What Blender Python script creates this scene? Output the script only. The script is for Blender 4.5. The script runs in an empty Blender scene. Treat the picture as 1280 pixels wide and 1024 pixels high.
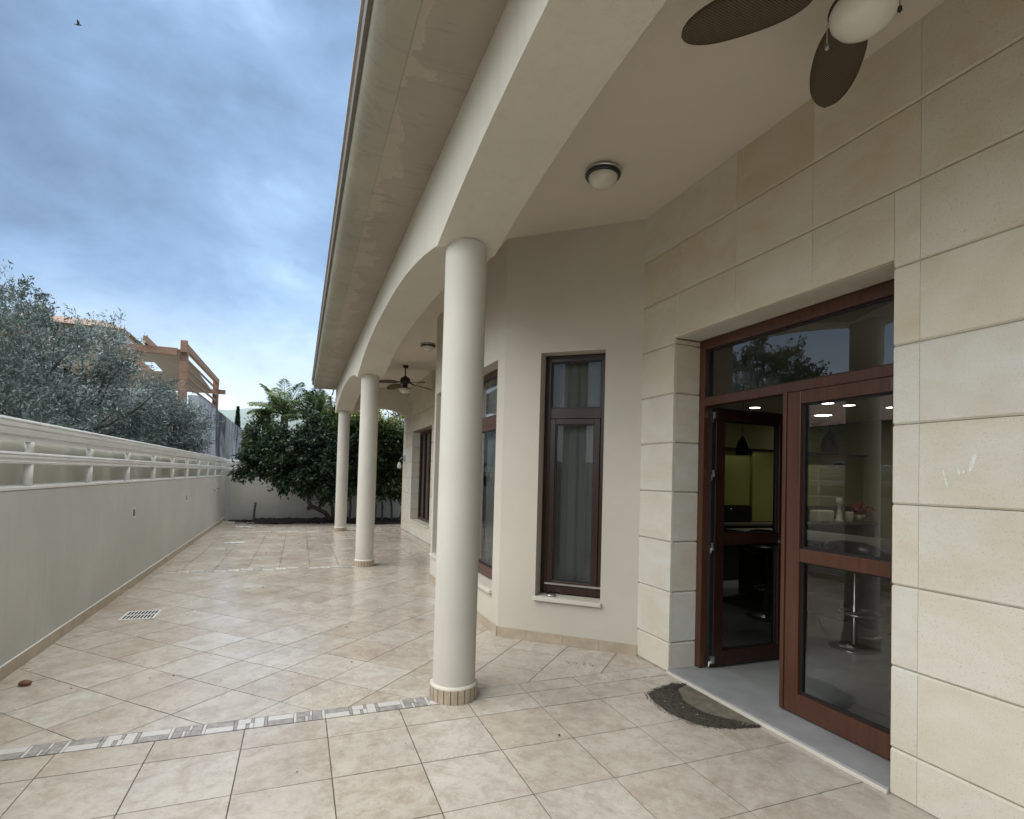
import bpy, math, random
import numpy as np
from mathutils import Vector, Matrix, noise as mnoise
R = math.radians
random.seed(7)
rng = np.random.default_rng(7)
scene = bpy.context.scene
COL = scene.collection

# ------------------------------------------------------------------ helpers
class MB:
    """collects polygons, builds them as one mesh object"""
    def __init__(s):
        s.v = []; s.f = []; s.c = []; s.m = []; s.sm = []
    def poly(s, pts, col=None, mi=0, smooth=False):
        b = len(s.v); s.v.extend([tuple(p) for p in pts]); s.f.append(tuple(range(b, b + len(pts))))
        s.c.append(col); s.m.append(mi); s.sm.append(smooth)
    def mesh(s, vs, fs, col=None, mi=0, smooth=False):
        b = len(s.v); s.v.extend([tuple(p) for p in vs])
        for f in fs:
            s.f.append(tuple(b + i for i in f)); s.c.append(col); s.m.append(mi); s.sm.append(smooth)
    def box(s, x0, x1, y0, y1, z0, z1, col=None, mi=0, ch=0.0, fr=None):
        x0, x1 = min(x0, x1), max(x0, x1); y0, y1 = min(y0, y1), max(y0, y1); z0, z1 = min(z0, z1), max(z0, z1)
        P = [(x0,y0,z0),(x1,y0,z0),(x1,y1,z0),(x0,y1,z0),(x0,y0,z1),(x1,y0,z1),(x1,y1,z1),(x0,y1,z1)]
        if fr: P = [fr(*p) for p in P]
        s.mesh(P, [(0,3,2,1),(4,5,6,7),(0,1,5,4),(1,2,6,5),(2,3,7,6),(3,0,4,7)], col, mi)
    def stone(s, a0, a1, z0, z1, t0, t1, fr, col, cz=.010, cy=.0007):
        """cladding block: front face at depth t0, arrises chamfered; fr(a, t, z)"""
        q = [(a0,z0),(a1,z0),(a1,z1),(a0,z1)]
        i = [(a0+cy,z0+cz),(a1-cy,z0+cz),(a1-cy,z1-cz),(a0+cy,z1-cz)]
        P = [fr(a, t0, z) for a, z in i] + [fr(a, t0+cz, z) for a, z in q] + [fr(a, t1, z) for a, z in q]
        F = [(0,1,2,3)] + [(k+4, (k+1)%4+4, (k+1)%4, k) for k in range(4)] + [(k+8, (k+1)%4+8, (k+1)%4+4, k+4) for k in range(4)]
        s.mesh(P, F, col)
    def prism(s, prof, a0, a1, fr, col=None, mi=0, smooth=False):
        n = len(prof)
        P = [fr(p[0], p[1], a0) for p in prof] + [fr(p[0], p[1], a1) for p in prof]
        s.mesh(P, [(i, (i+1)%n, (i+1)%n+n, i+n) for i in range(n)], col, mi, smooth)
        s.mesh(P[:n], [tuple(range(n))[::-1]], col, mi); s.mesh(P[n:], [tuple(range(n))], col, mi)
    def tube(s, pts, rad, n=8, col=None, mi=0, caps=True):
        pts = [Vector(p) for p in pts]; rr = rad if hasattr(rad, '__len__') else [rad]*len(pts)
        b = len(s.v); up = Vector((0,0,1))
        for i, p in enumerate(pts):
            d = (pts[min(i+1, len(pts)-1)] - pts[max(i-1, 0)]).normalized()
            a = d.cross(up if abs(d.z) < .95 else Vector((1,0,0))).normalized(); c = a.cross(d)
            for k in range(n):
                t = 2*math.pi*k/n; s.v.append(tuple(p + (a*math.cos(t) + c*math.sin(t))*rr[i]))
        for i in range(len(pts)-1):
            for k in range(n):
                s.f.append((b+i*n+k, b+i*n+(k+1)%n, b+(i+1)*n+(k+1)%n, b+(i+1)*n+k)); s.c.append(col); s.m.append(mi); s.sm.append(True)
        if caps:
            for r0 in (b, b+(len(pts)-1)*n):
                s.f.append(tuple(r0+k for k in range(n))); s.c.append(col); s.m.append(mi); s.sm.append(False)
    def lathe(s, prof, cx=0, cy=0, n=32, col=None, mi=0, a0=0, a1=2*math.pi, smooth=True):
        b = len(s.v); full = abs(a1-a0-2*math.pi) < 1e-6; m = n if full else n+1
        for r, z in prof:
            for k in range(m):
                t = a0+(a1-a0)*k/n; s.v.append((cx+r*math.cos(t), cy+r*math.sin(t), z))
        for i in range(len(prof)-1):
            for k in range(n):
                k2 = (k+1) % m
                s.f.append((b+i*m+k, b+i*m+k2, b+(i+1)*m+k2, b+(i+1)*m+k)); s.c.append(col); s.m.append(mi); s.sm.append(smooth)
    def build(s, name, mats, parent=None, bevel=0, seg=2):
        me = bpy.data.meshes.new(name); o0 = Vector(parent.matrix_world.translation) if parent else Vector((0,0,0))
        if parent:
            q = parent; o0 = Vector((0,0,0))
            while q: o0 += Vector(q.location); q = q.parent
        me.from_pydata([tuple(Vector(p)-o0) for p in s.v], [], s.f)
        if not isinstance(mats, (list, tuple)): mats = [mats]
        for m in mats: me.materials.append(m)
        me.polygons.foreach_set('material_index', s.m); me.polygons.foreach_set('use_smooth', s.sm)
        if any(c is not None for c in s.c):
            at = me.color_attributes.new('tone', 'FLOAT_COLOR', 'CORNER'); arr = []
            for f, c in zip(s.f, s.c):
                c = c or (.5,.5,.5); arr.extend([c[0],c[1],c[2],1.0]*len(f))
            at.data.foreach_set('color', arr)
        me.update()
        o = bpy.data.objects.new(name, me); COL.objects.link(o); o.parent = parent
        if bevel:
            b = o.modifiers.new('edge', 'BEVEL'); b.width = bevel; b.segments = seg; b.limit_method = 'ANGLE'; b.angle_limit = R(40)
        return o

def tag(o, label=None, cat=None, group=None, kind=None):
    if label: o['label'] = label
    if cat: o['category'] = cat
    if group: o['group'] = group
    if kind: o['kind'] = kind
    return o
def empty(name, loc=(0,0,0)):
    o = bpy.data.objects.new(name, None); o.empty_display_size = .2; COL.objects.link(o); o.location = loc; return o
def copy_tree(o, parent=None):
    c = o.copy(); COL.objects.link(c); c.parent = parent
    for ch in list(o.children): copy_tree(ch, c)
    return c
def frame(p0, p1):
    """local frame along p0->p1: fr(s, t, z), t>0 goes inward (right-hand side turned away from the viewer)"""
    d = Vector((p1[0]-p0[0], p1[1]-p0[1])); L = d.length; d /= L
    n = Vector((-d.y, d.x))
    return (lambda s, t, z: (p0[0]+d.x*s+n.x*t, p0[1]+d.y*s+n.y*t, z)), L
def wall_open(mb, fr, L, z0, z1, t0, t1, ops, col=None):
    xs = sorted({0, L} | {o[0] for o in ops} | {o[1] for o in ops}); zs = sorted({z0, z1} | {o[2] for o in ops} | {o[3] for o in ops})
    # merge vertically: full-height piers, then pieces above/below each opening
    for a, b in zip(xs[:-1], xs[1:]):
        cov = [o for o in ops if o[0] <= a+1e-6 and o[1] >= b-1e-6]
        segs = [(z0, z1)]
        for o in cov:
            ns = []
            for u, v in segs:
                if o[2] > u: ns.append((u, min(v, o[2])))
                if o[3] < v: ns.append((max(u, o[3]), v))
            segs = ns
        for u, v in segs:
            if v-u > 1e-4: mb.box(a, b, t0, t1, u, v, col, fr=fr)

# ------------------------------------------------------------------ materials
def mat(name):
    m = bpy.data.materials.new(name); m.use_nodes = True; nt = m.node_tree
    for n in list(nt.nodes): nt.nodes.remove(n)
    return m, nt
def N(nt, t, **k):
    n = nt.nodes.new(t)
    for a, b in k.items():
        if a in ('inputs', 'i'):
            for key, val in b.items(): n.inputs[key].default_value = val
        else: setattr(n, a, b)
    return n
def L_(nt, a, b): nt.links.new(a, b)
def ramp(nt, fac, stops):
    r = N(nt, 'ShaderNodeValToRGB'); e = r.color_ramp.elements
    while len(e) < len(stops): e.new(.5)
    for el, (p, c) in zip(e, stops): el.position = p; el.color = (*c, 1) if len(c) == 3 else c
    L_(nt, fac, r.inputs[0]); return r.outputs[0]
def mixc(nt, fac, a, b, mode='MIX'):
    m = N(nt, 'ShaderNodeMix', data_type='RGBA', blend_type=mode)
    for sock, v in ((m.inputs[0], fac), (m.inputs[6], a), (m.inputs[7], b)):
        if isinstance(v, bpy.types.NodeSocket): L_(nt, v, sock)
        elif isinstance(v, (int, float)): sock.default_value = v
        else: sock.default_value = (*v, 1)
    return m.outputs[2]
def noise(nt, vec, scale, detail=4, rough=.55, dist=0.0, out=0):
    n = N(nt, 'ShaderNodeTexNoise', i={'Scale': scale, 'Detail': detail, 'Roughness': rough, 'Distortion': dist})
    if vec is not None: L_(nt, vec, n.inputs['Vector'])
    return n.outputs[out]
def mapping(nt, vec, scale=(1,1,1), loc=(0,0,0), rot=(0,0,0)):
    m = N(nt, 'ShaderNodeMapping'); m.inputs['Scale'].default_value = scale; m.inputs['Location'].default_value = loc; m.inputs['Rotation'].default_value = rot
    L_(nt, vec, m.inputs['Vector']); return m.outputs[0]
def finish(nt, col, rough=.6, spec=.5, bump=None, bs=.3, bd=.01, metal=0, **kw):
    p = N(nt, 'ShaderNodeBsdfPrincipled')
    for k, v in (('Base Color', col), ('Roughness', rough), ('Metallic', metal), ('Specular IOR Level', spec)):
        if isinstance(v, bpy.types.NodeSocket): L_(nt, v, p.inputs[k])
        elif k == 'Base Color': p.inputs[k].default_value = (*v, 1)
        else: p.inputs[k].default_value = v
    for k, v in kw.items(): p.inputs[k.replace('_', ' ')].default_value = v
    if bump is not None:
        b = N(nt, 'ShaderNodeBump', i={'Strength': bs, 'Distance': bd}); L_(nt, bump, b.inputs['Height']); L_(nt, b.outputs[0], p.inputs['Normal'])
    o = N(nt, 'ShaderNodeOutputMaterial'); L_(nt, p.outputs[0], o.inputs[0]); return p
def ocoord(nt): return N(nt, 'ShaderNodeTexCoord').outputs['Object']
def toned(nt):
    a = N(nt, 'ShaderNodeAttribute', attribute_name='tone'); return a.outputs['Color']

def simple(name, col, rough=.6, spec=.5, metal=0, var=.12, scale=6, bump=0, bscale=60, **kw):
    m, nt = mat(name); v = ocoord(nt)
    n = noise(nt, v, scale, 5)
    c = ramp(nt, n, [(.3, tuple(x*(1-var) for x in col)), (.7, tuple(min(1, x*(1+var)) for x in col))])
    b = noise(nt, v, bscale, 3) if bump else None
    finish(nt, c, rough, spec, b, bump, .004, metal, **kw); return m

def m_plaster(name, col, stain=.10, streak=False):
    m, nt = mat(name); v = ocoord(nt)
    c = ramp(nt, noise(nt, v, 1.1, 6, .6), [(.3, tuple(x*(1-stain) for x in col)), (.72, tuple(x*(1+stain*.5) for x in col))])
    if streak:
        s = noise(nt, mapping(nt, v, (5, 5, .35)), 3, 5, .6)
        c = mixc(nt, ramp(nt, s, [(.5, (0,0,0)), (.8, (.35,.35,.35))]), c, tuple(x*.72 for x in col))
    pt = noise(nt, mapping(nt, v, (1,1,1.6)), .55, 7, .62, .5)
    c = mixc(nt, ramp(nt, pt, [(.44, (0,0,0)), (.60, (stain*4,)*3)]), c, tuple(x*.84 for x in col))
    sp = noise(nt, v, 13, 6, .75)
    c = mixc(nt, ramp(nt, sp, [(.66, (0,0,0)), (.76, (stain*3,)*3)]), c, tuple(x*.70 for x in col))
    g = noise(nt, v, 260, 2, .5)
    c = mixc(nt, .10, c, mixc(nt, g, (0,0,0), (1,1,1)), 'OVERLAY')
    h = mixc(nt, .5, noise(nt, v, 190, 3, .6), noise(nt, v, 7, 4, .55))
    finish(nt, c, .88, .25, h, .45, .006); return m

def m_stone():
    m, nt = mat('limestone_cladding'); v0 = ocoord(nt); t = toned(nt)
    off = N(nt, 'ShaderNodeVectorMath', operation='MULTIPLY_ADD'); L_(nt, t, off.inputs[0]); off.inputs[1].default_value = (31, 17, 23); L_(nt, v0, off.inputs[2])
    v = off.outputs[0]
    sep = N(nt, 'ShaderNodeSeparateColor'); L_(nt, t, sep.inputs[0])
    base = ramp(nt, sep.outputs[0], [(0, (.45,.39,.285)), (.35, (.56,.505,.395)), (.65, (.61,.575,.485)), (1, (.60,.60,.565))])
    cl = noise(nt, mapping(nt, v, (1, 1, 1.6), rot=(.3,.2,0)), 2.6, 5, .6, .6)
    c = mixc(nt, ramp(nt, cl, [(.35, (0,0,0)), (.7, (.75,.75,.75))]), base, mixc(nt, 1, base, (.86,.80,.68), 'MULTIPLY'))
    vein = noise(nt, mapping(nt, v, (1, 1, 5), rot=(.5,0,.2)), 1.7, 6, .7, .8)
    c = mixc(nt, ramp(nt, vein, [(.56, (0,0,0)), (.72, (.4,.4,.4))]), c, (.62,.60,.54))
    sp = noise(nt, v, 140, 2, .6)
    c = mixc(nt, ramp(nt, sp, [(.58, (0,0,0)), (.72, (.45,.45,.45))]), c, (.27,.245,.20))
    sp2 = noise(nt, v, 34, 3, .7)
    c = mixc(nt, ramp(nt, sp2, [(.70, (0,0,0)), (.76, (.5,.5,.5))]), c, (.28,.25,.20))
    fine = noise(nt, v, 420, 2, .5)
    c = mixc(nt, .14, c, mixc(nt, fine, (0,0,0), (1,1,1)), 'OVERLAY')
    h = mixc(nt, .5, noise(nt, v, 110, 4, .65), noise(nt, v, 9, 3, .5))
    finish(nt, c, .78, .3, h, .3, .003); return m

def m_tile(name='travertine_tile', skirt=False):
    m, nt = mat(name); v0 = ocoord(nt); t = toned(nt)
    off = N(nt, 'ShaderNodeVectorMath', operation='MULTIPLY_ADD'); L_(nt, t, off.inputs[0]); off.inputs[1].default_value = (41, 57, 29); L_(nt, v0, off.inputs[2])
    sep = N(nt, 'ShaderNodeSeparateColor'); L_(nt, t, sep.inputs[0])
    rot = N(nt, 'ShaderNodeVectorRotate', rotation_type='Z_AXIS'); L_(nt, off.outputs[0], rot.inputs['Vector'])
    mm = N(nt, 'ShaderNodeMath', operation='MULTIPLY', i={1: 6.0}); L_(nt, sep.outputs[1], mm.inputs[0]); L_(nt, mm.outputs[0], rot.inputs['Angle'])
    v = rot.outputs[0]
    base = ramp(nt, sep.outputs[0], [(0, (.325,.272,.216)), (.5, (.362,.315,.260)), (1, (.40,.364,.315))])
    big = noise(nt, v, 6.5, 9, .78, .3)
    c = mixc(nt, ramp(nt, big, [(.40, (0,0,0)), (.56, (.9,.9,.9))]), base, mixc(nt, 1, base, (1.32,1.39,1.46), 'MULTIPLY'))
    br = noise(nt, mapping(nt, v, (1, 1.5, 1)), 9.5, 9, .8, .4)
    c = mixc(nt, ramp(nt, br, [(.50, (0,0,0)), (.72, (.62,.62,.62))]), c, mixc(nt, 1, base, (.66,.58,.50), 'MULTIPLY'))
    wv = noise(nt, mapping(nt, v, (1, 1.4, 1)), 24, 8, .8, .6)
    c = mixc(nt, ramp(nt, wv, [(.50, (0,0,0)), (.72, (.5,.5,.5))]), c, (.52,.505,.465))
    pit = noise(nt, v, 95, 3, .7)
    c = mixc(nt, ramp(nt, pit, [(.63, (0,0,0)), (.74, (.6,.6,.6))]), c, (.20,.165,.13))
    fine = noise(nt, v, 330, 2, .5); c = mixc(nt, .13, c, mixc(nt, fine, (0,0,0), (1,1,1)), 'OVERLAY')
    # large dirt film that runs across tiles
    d = noise(nt, v0, .9, 5, .6, .4); c = mixc(nt, ramp(nt, d, [(.42, (0,0,0)), (.75, (.32,.32,.32))]), c, (.27,.23,.19))
    rg = ramp(nt, noise(nt, v0, 2.3, 5, .6), [(.3, (.12,.12,.12)), (.75, (.36,.36,.36))])
    h = mixc(nt, .5, noise(nt, v, 60, 4, .6), noise(nt, v0, 2.5, 2, .5))
    finish(nt, c, rg, .5, h, .16, .003); return m

def m_leaf(name, c0, c1, c2, rough=.45, spec=.4, trans=.25):
    m, nt = mat(name); t = toned(nt); sep = N(nt, 'ShaderNodeSeparateColor'); L_(nt, t, sep.inputs[0])
    c = ramp(nt, sep.outputs[0], [(0, c0), (.5, c1), (1, c2)])
    p = N(nt, 'ShaderNodeBsdfPrincipled', i={'Roughness': rough, 'Specular IOR Level': spec}); L_(nt, c, p.inputs['Base Color'])
    tr = N(nt, 'ShaderNodeBsdfTranslucent'); L_(nt, mixc(nt, 1, c, (1.1,1.3,.7), 'MULTIPLY'), tr.inputs[0])
    mx = N(nt, 'ShaderNodeMixShader', i={0: trans}); L_(nt, p.outputs[0], mx.inputs[1]); L_(nt, tr.outputs[0], mx.inputs[2])
    o = N(nt, 'ShaderNodeOutputMaterial'); L_(nt, mx.outputs[0], o.inputs[0]); return m

def m_glass(name, tint=(.80,.84,.83), ior=2.1):
    m, nt = mat(name)
    f = N(nt, 'ShaderNodeFresnel', i={'IOR': ior}); t = N(nt, 'ShaderNodeBsdfTransparent', i={0: (*tint, 1)})
    w = noise(nt, ocoord(nt), 1.3, 2, .5); b = N(nt, 'ShaderNodeBump', i={'Strength': .012, 'Distance': .002}); L_(nt, w, b.inputs['Height'])
    g = N(nt, 'ShaderNodeBsdfGlossy', i={'Roughness': 0.0}); L_(nt, b.outputs[0], g.inputs['Normal'])
    mx = N(nt, 'ShaderNodeMixShader'); L_(nt, f.outputs[0], mx.inputs[0]); L_(nt, t.outputs[0], mx.inputs[1]); L_(nt, g.outputs[0], mx.inputs[2])
    o = N(nt, 'ShaderNodeOutputMaterial'); L_(nt, mx.outputs[0], o.inputs[0]); return m

def m_wood(name, c0, c1, rough=.35, scale=1.0, along='z'):
    m, nt = mat(name); v = ocoord(nt)
    sc = {'z': (14,14,.7), 'y': (14,.7,14), 'x': (.7,14,14)}[along]
    g = noise(nt, mapping(nt, v, sc), 3*scale, 6, .6, .8)
    c = ramp(nt, g, [(.3, c0), (.7, c1)]); finish(nt, c, rough, .5, g, .12, .002); return m

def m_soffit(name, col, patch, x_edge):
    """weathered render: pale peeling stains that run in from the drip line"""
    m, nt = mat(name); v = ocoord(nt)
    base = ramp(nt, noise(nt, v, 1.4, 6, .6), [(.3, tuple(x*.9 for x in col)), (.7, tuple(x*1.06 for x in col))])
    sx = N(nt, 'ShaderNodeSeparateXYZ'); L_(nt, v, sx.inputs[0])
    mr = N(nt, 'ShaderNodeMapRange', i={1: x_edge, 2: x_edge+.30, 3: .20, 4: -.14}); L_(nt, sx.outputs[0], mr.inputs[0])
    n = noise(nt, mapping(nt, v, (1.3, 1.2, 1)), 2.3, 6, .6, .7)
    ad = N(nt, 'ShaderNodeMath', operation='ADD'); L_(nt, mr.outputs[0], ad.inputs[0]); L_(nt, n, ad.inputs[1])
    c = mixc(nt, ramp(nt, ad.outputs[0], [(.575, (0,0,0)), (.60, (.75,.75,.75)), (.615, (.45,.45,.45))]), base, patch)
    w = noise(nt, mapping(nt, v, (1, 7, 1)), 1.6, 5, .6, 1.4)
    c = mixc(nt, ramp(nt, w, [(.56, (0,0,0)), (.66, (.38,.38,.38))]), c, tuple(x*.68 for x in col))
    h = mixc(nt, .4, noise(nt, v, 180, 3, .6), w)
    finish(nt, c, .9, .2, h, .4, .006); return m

M = {}
M['stone'] = m_stone()
M['tile'] = m_tile()
M['plaster'] = m_plaster('beige_render', (.53,.495,.42), .07)
M['plaster_col'] = m_plaster('column_render', (.54,.515,.46), .08)
M['beam'] = m_plaster('beam_render', (.60,.565,.49), .07, True)
M['ceil'] = m_plaster('ceiling_render', (.62,.565,.485), .05)
M['parapet'] = m_plaster('grey_render', (.47,.468,.445), .10, True)
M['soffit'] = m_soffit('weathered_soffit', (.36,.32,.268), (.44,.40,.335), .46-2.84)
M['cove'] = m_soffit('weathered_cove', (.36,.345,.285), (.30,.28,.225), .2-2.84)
M['gutter'] = simple('painted_gutter', (.14,.12,.10), .6, bump=.2)
M['rooftile'] = simple('roof_tile', (.45,.42,.38), .8, bump=.3)
M['grout'] = simple('grout', (.088,.074,.060), .9, .2, var=.35, scale=9, bump=.4, bscale=200)
M['joint'] = simple('mortar_joint', (.26,.22,.155), .95, .1, var=.3, scale=14, bump=.3, bscale=200)
M['white_metal'] = simple('white_painted_metal', (.66,.67,.66), .38, .5, var=.07, scale=3)
M['rail_panel'] = simple('cream_panel', (.56,.56,.50), .18, .5, var=.05, scale=2)
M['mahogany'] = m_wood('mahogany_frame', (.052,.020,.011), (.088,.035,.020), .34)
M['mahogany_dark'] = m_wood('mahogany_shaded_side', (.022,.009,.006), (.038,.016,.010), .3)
M['gasket'] = simple('black_gasket', (.012,.012,.014), .5)
M['steel'] = simple('brushed_steel', (.62,.62,.62), .3, metal=1, var=.06)
M['chrome'] = simple('chrome', (.36,.36,.38), .28, metal=1, var=.02)
M['glass'] = m_glass('window_glass')
M['glass_dark'] = m_glass('tinted_window_glass', (.74,.77,.75), 1.6)
M['lens'] = simple('dark_lens', (.09,.09,.095), .4)
M['void'] = simple('drain_darkness', (.004,.004,.005), 1, 0)
M['chalk'] = simple('chalk_scuff', (.68,.68,.65), .9, var=.2, scale=60)
M['marble'] = simple('grey_marble', (.29,.295,.30), .32, .5, var=.14, scale=5, bump=.05)
M['sill'] = simple('limestone_sill', (.56,.53,.46), .6, var=.08, scale=4, bump=.15)
M['bronze'] = simple('dark_bronze', (.035,.028,.024), .4, .5, metal=.6)
M['opal'] = simple('opal_glass', (.62,.61,.54), .22, .5, var=.08, scale=5)
M['dark_ring'] = simple('black_ring', (.02,.02,.022), .35)
M['white_tess'] = simple('white_mosaic', (.49,.48,.46), .3, var=.10, scale=40)
M['grey_tess'] = simple('grey_mosaic', (.27,.255,.245), .4, var=.35, scale=30)
M['soil'] = simple('damp_soil', (.014,.012,.010), .9, .2, var=.5, scale=20, bump=.8, bscale=60)
M['dirt'] = simple('wet_dirt', (.052,.046,.034), .6, .4, var=.45, scale=60, bump=.9, bscale=190)
M['silt'] = simple('dried_silt', (.150,.135,.104), .9, .2, var=.3, scale=14, bump=.3, bscale=120)
M['skirt'] = simple('skirting_tile', (.40,.333,.25), .4, var=.18, scale=7, bump=.1)
M['bark'] = simple('bark', (.075,.07,.062), .9, .2, var=.4, scale=18, bump=.8, bscale=40)
M['timber'] = m_wood('pine_timber', (.18,.105,.068), (.31,.195,.125), .7, .6, 'x')
M['canvas'] = simple('beige_canvas', (.55,.47,.36), .9, .1, var=.06)
M['white_wall'] = m_plaster('white_neighbour_wall', (.60,.62,.63), .10, True)
M['yellow'] = simple('lime_lacquer', (.27,.275,.085), .45, .4, var=.03)
M['lime_wall'] = simple('lime_wall_paint', (.30,.29,.13), .8, .2, var=.03)
M['black_lacq'] = simple('black_lacquer', (.012,.012,.014), .2, .5)
M['kitchen_white'] = simple('kitchen_ceiling_paint', (.5,.49,.40), .9, .1, var=.02)
M['kitchen_floor'] = simple('kitchen_floor_tile', (.27,.28,.27), .3, .5, var=.1, scale=3)
M['counter'] = simple('counter_stone', (.15,.15,.135), .25, .5, var=.15, scale=20)
M['red'] = simple('red_petals', (.35,.01,.02), .6)
M['cream'] = simple('cream_ceramic', (.6,.57,.46), .3)
M['dark_room'] = simple('dim_room_paint', (.16,.155,.14), .9)
M['black_leather'] = simple('black_leather', (.015,.015,.018), .3, .5)
M['ground'] = simple('dry_ground', (.16,.14,.10), .95, .1, var=.4, scale=1.2, bump=.5, bscale=12)
M['hill'] = simple('hillside_scrub', (.20,.24,.24), 1, 0, var=.25, scale=.02)
M['roof_red'] = simple('terracotta_roof', (.26,.18,.14), .9, var=.2, scale=4)
M['paper'] = simple('white_paper', (.7,.72,.74), .7)
M['leaf_brown'] = simple('brown_leaf', (.14,.055,.03), .6, var=.3, scale=30)
M['bird'] = simple('grey_plumage', (.05,.055,.06), .8)
M['pipe'] = simple('dark_pipe', (.03,.03,.032), .5)
M['olive'] = m_leaf('olive_leaf', (.045,.066,.064), (.115,.15,.15), (.34,.39,.41), .5, .4, .12)
M['shrub'] = m_leaf('glossy_leaf', (.010,.022,.012), (.020,.042,.019), (.048,.082,.036), .42, .4, .15)
M['shrub_gold'] = m_leaf('gold_tipped_leaf', (.016,.036,.013), (.045,.075,.018), (.40,.36,.05), .4, .4, .3)
M['palm'] = m_leaf('palm_leaf', (.035,.065,.03), (.08,.13,.055), (.36,.40,.26), .45, .4, .3)
M['conifer'] = m_leaf('conifer_leaf', (.010,.028,.016), (.02,.045,.025), (.04,.07,.035), .6, .3, .1)
M['bush'] = m_leaf('pale_bush_leaf', (.035,.055,.022), (.08,.11,.035), (.20,.21,.08), .5, .3, .2)

def m_rattan():
    m, nt = mat('rattan_weave'); v = ocoord(nt)
    w = N(nt, 'ShaderNodeTexWave', wave_type='BANDS', bands_direction='X', i={'Scale': 34.0, 'Distortion': .8, 'Detail': 1.0}); L_(nt, v, w.inputs[0])
    w2 = N(nt, 'ShaderNodeTexWave', wave_type='BANDS', bands_direction='Y', i={'Scale': 34.0, 'Distortion': .8, 'Detail': 1.0}); L_(nt, v, w2.inputs[0])
    h = mixc(nt, 1, w.outputs[0], w2.outputs[0], 'MULTIPLY')
    c = ramp(nt, h, [(.1, (.045,.033,.019)), (.6, (.15,.115,.07))]); finish(nt, c, .6, .3, h, .6, .003); return m
M['rattan'] = m_rattan()
def m_concrete():
    m, nt = mat('stained_concrete'); v = ocoord(nt)
    c = ramp(nt, noise(nt, v, 1.2, 6, .6), [(.3, (.30,.33,.37)), (.7, (.48,.52,.57))])
    s = noise(nt, mapping(nt, v, (1.0, .30, .13)), 1.6, 7, .72, .6)
    c = mixc(nt, ramp(nt, s, [(.44, (0,0,0)), (.56, (.93,.93,.93))]), c, (.055,.06,.07))
    finish(nt, c, .95, .1, noise(nt, v, 20, 5, .6), .5, .02); return m
M['concrete'] = m_concrete()
def m_curtain(name, col, tr=.35):
    m, nt = mat(name)
    d = N(nt, 'ShaderNodeBsdfDiffuse', i={0: (*col, 1)}); t = N(nt, 'ShaderNodeBsdfTransparent', i={0: (.8,.8,.8,1)})
    mx = N(nt, 'ShaderNodeMixShader', i={0: tr}); L_(nt, d.outputs[0], mx.inputs[1]); L_(nt, t.outputs[0], mx.inputs[2])
    o = N(nt, 'ShaderNodeOutputMaterial'); L_(nt, mx.outputs[0], o.inputs[0]); return m
M['sheer'] = m_curtain('sheer_curtain_cloth', (.40,.40,.375), .25)
M['sheer_white'] = m_curtain('white_sheer_cloth', (.75,.76,.76), .2)
def m_emit(name, col, s):
    m, nt = mat(name); e = N(nt, 'ShaderNodeEmission', i={0: (*col, 1), 1: s}); o = N(nt, 'ShaderNodeOutputMaterial'); L_(nt, e.outputs[0], o.inputs[0]); return m
M['lamp'] = m_emit('lit_lamp', (1, .95, .82), 5)

# ------------------------------------------------------------------ ground, patio floor
mb = MB(); mb.poly([(-600,-200,-.25),(600,-200,-.25),(600,900,-.25),(-600,900,-.25)])
tag(mb.build('ground', M['ground']), 'dry open ground beyond the patio walls', 'ground', kind='structure')

def clip(poly, cl):
    out = poly
    n = len(cl)
    for i in range(n):
        a, b = cl[i], cl[(i+1)%n]; inp = out; out = []
        side = lambda p: (b[0]-a[0])*(p[1]-a[1]) - (b[1]-a[1])*(p[0]-a[0])
        for j in range(len(inp)):
            p, q = inp[j], inp[(j+1)%len(inp)]; sp, sq = side(p), side(q)
            if sp >= 0: out.append(p)
            if (sp >= 0) != (sq >= 0):
                t = sp/(sp-sq); out.append((p[0]+(q[0]-p[0])*t, p[1]+(q[1]-p[1])*t))
        if not out: return []
    return out
def tone():
    a = random.random(); return (min(1, max(0, random.gauss(.5, .2))), a, random.random())
floor = MB(); X0, XR = -2.15, 3.3
def tile_poly(pts, z=0.0):
    if len(pts) < 3: return
    ar = abs(sum(pts[i][0]*pts[(i+1)%len(pts)][1]-pts[(i+1)%len(pts)][0]*pts[i][1] for i in range(len(pts))))/2
    if ar < .0008: return
    c = tone(); dz = random.uniform(-.0006, .0006); tx, ty = random.gauss(0, .0012), random.gauss(0, .0012)
    cx = sum(p[0] for p in pts)/len(pts); cy = sum(p[1] for p in pts)/len(pts)
    top = [(p[0], p[1], z+dz+(p[0]-cx)*tx+(p[1]-cy)*ty) for p in pts]; bot = [(p[0], p[1], -.012) for p in pts]
    n = len(pts); floor.mesh(top+bot, [tuple(range(n))]+[(i+n, (i+1)%n+n, (i+1)%n, i) for i in range(n)], c)
def square_zone(x0, x1, y0, y1, ox, oy, ux, uy, g=.0029):
    i0 = math.floor((x0-ox)/ux)-1; i1 = math.ceil((x1-ox)/ux)+1; j0 = math.floor((y0-oy)/uy)-1; j1 = math.ceil((y1-oy)/uy)+1
    for i in range(i0, i1):
        for j in range(j0, j1):
            a, b, c, d = ox+i*ux, ox+(i+1)*ux, oy+j*uy, oy+(j+1)*uy
            a, b, c, d = max(a, x0), min(b, x1), max(c, y0), min(d, y1)
            if b-a > .02 and d-c > .02:
                tile_poly([(a+g,c+g),(b-g,c+g),(b-g,d-g),(a+g,d-g)])
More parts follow.
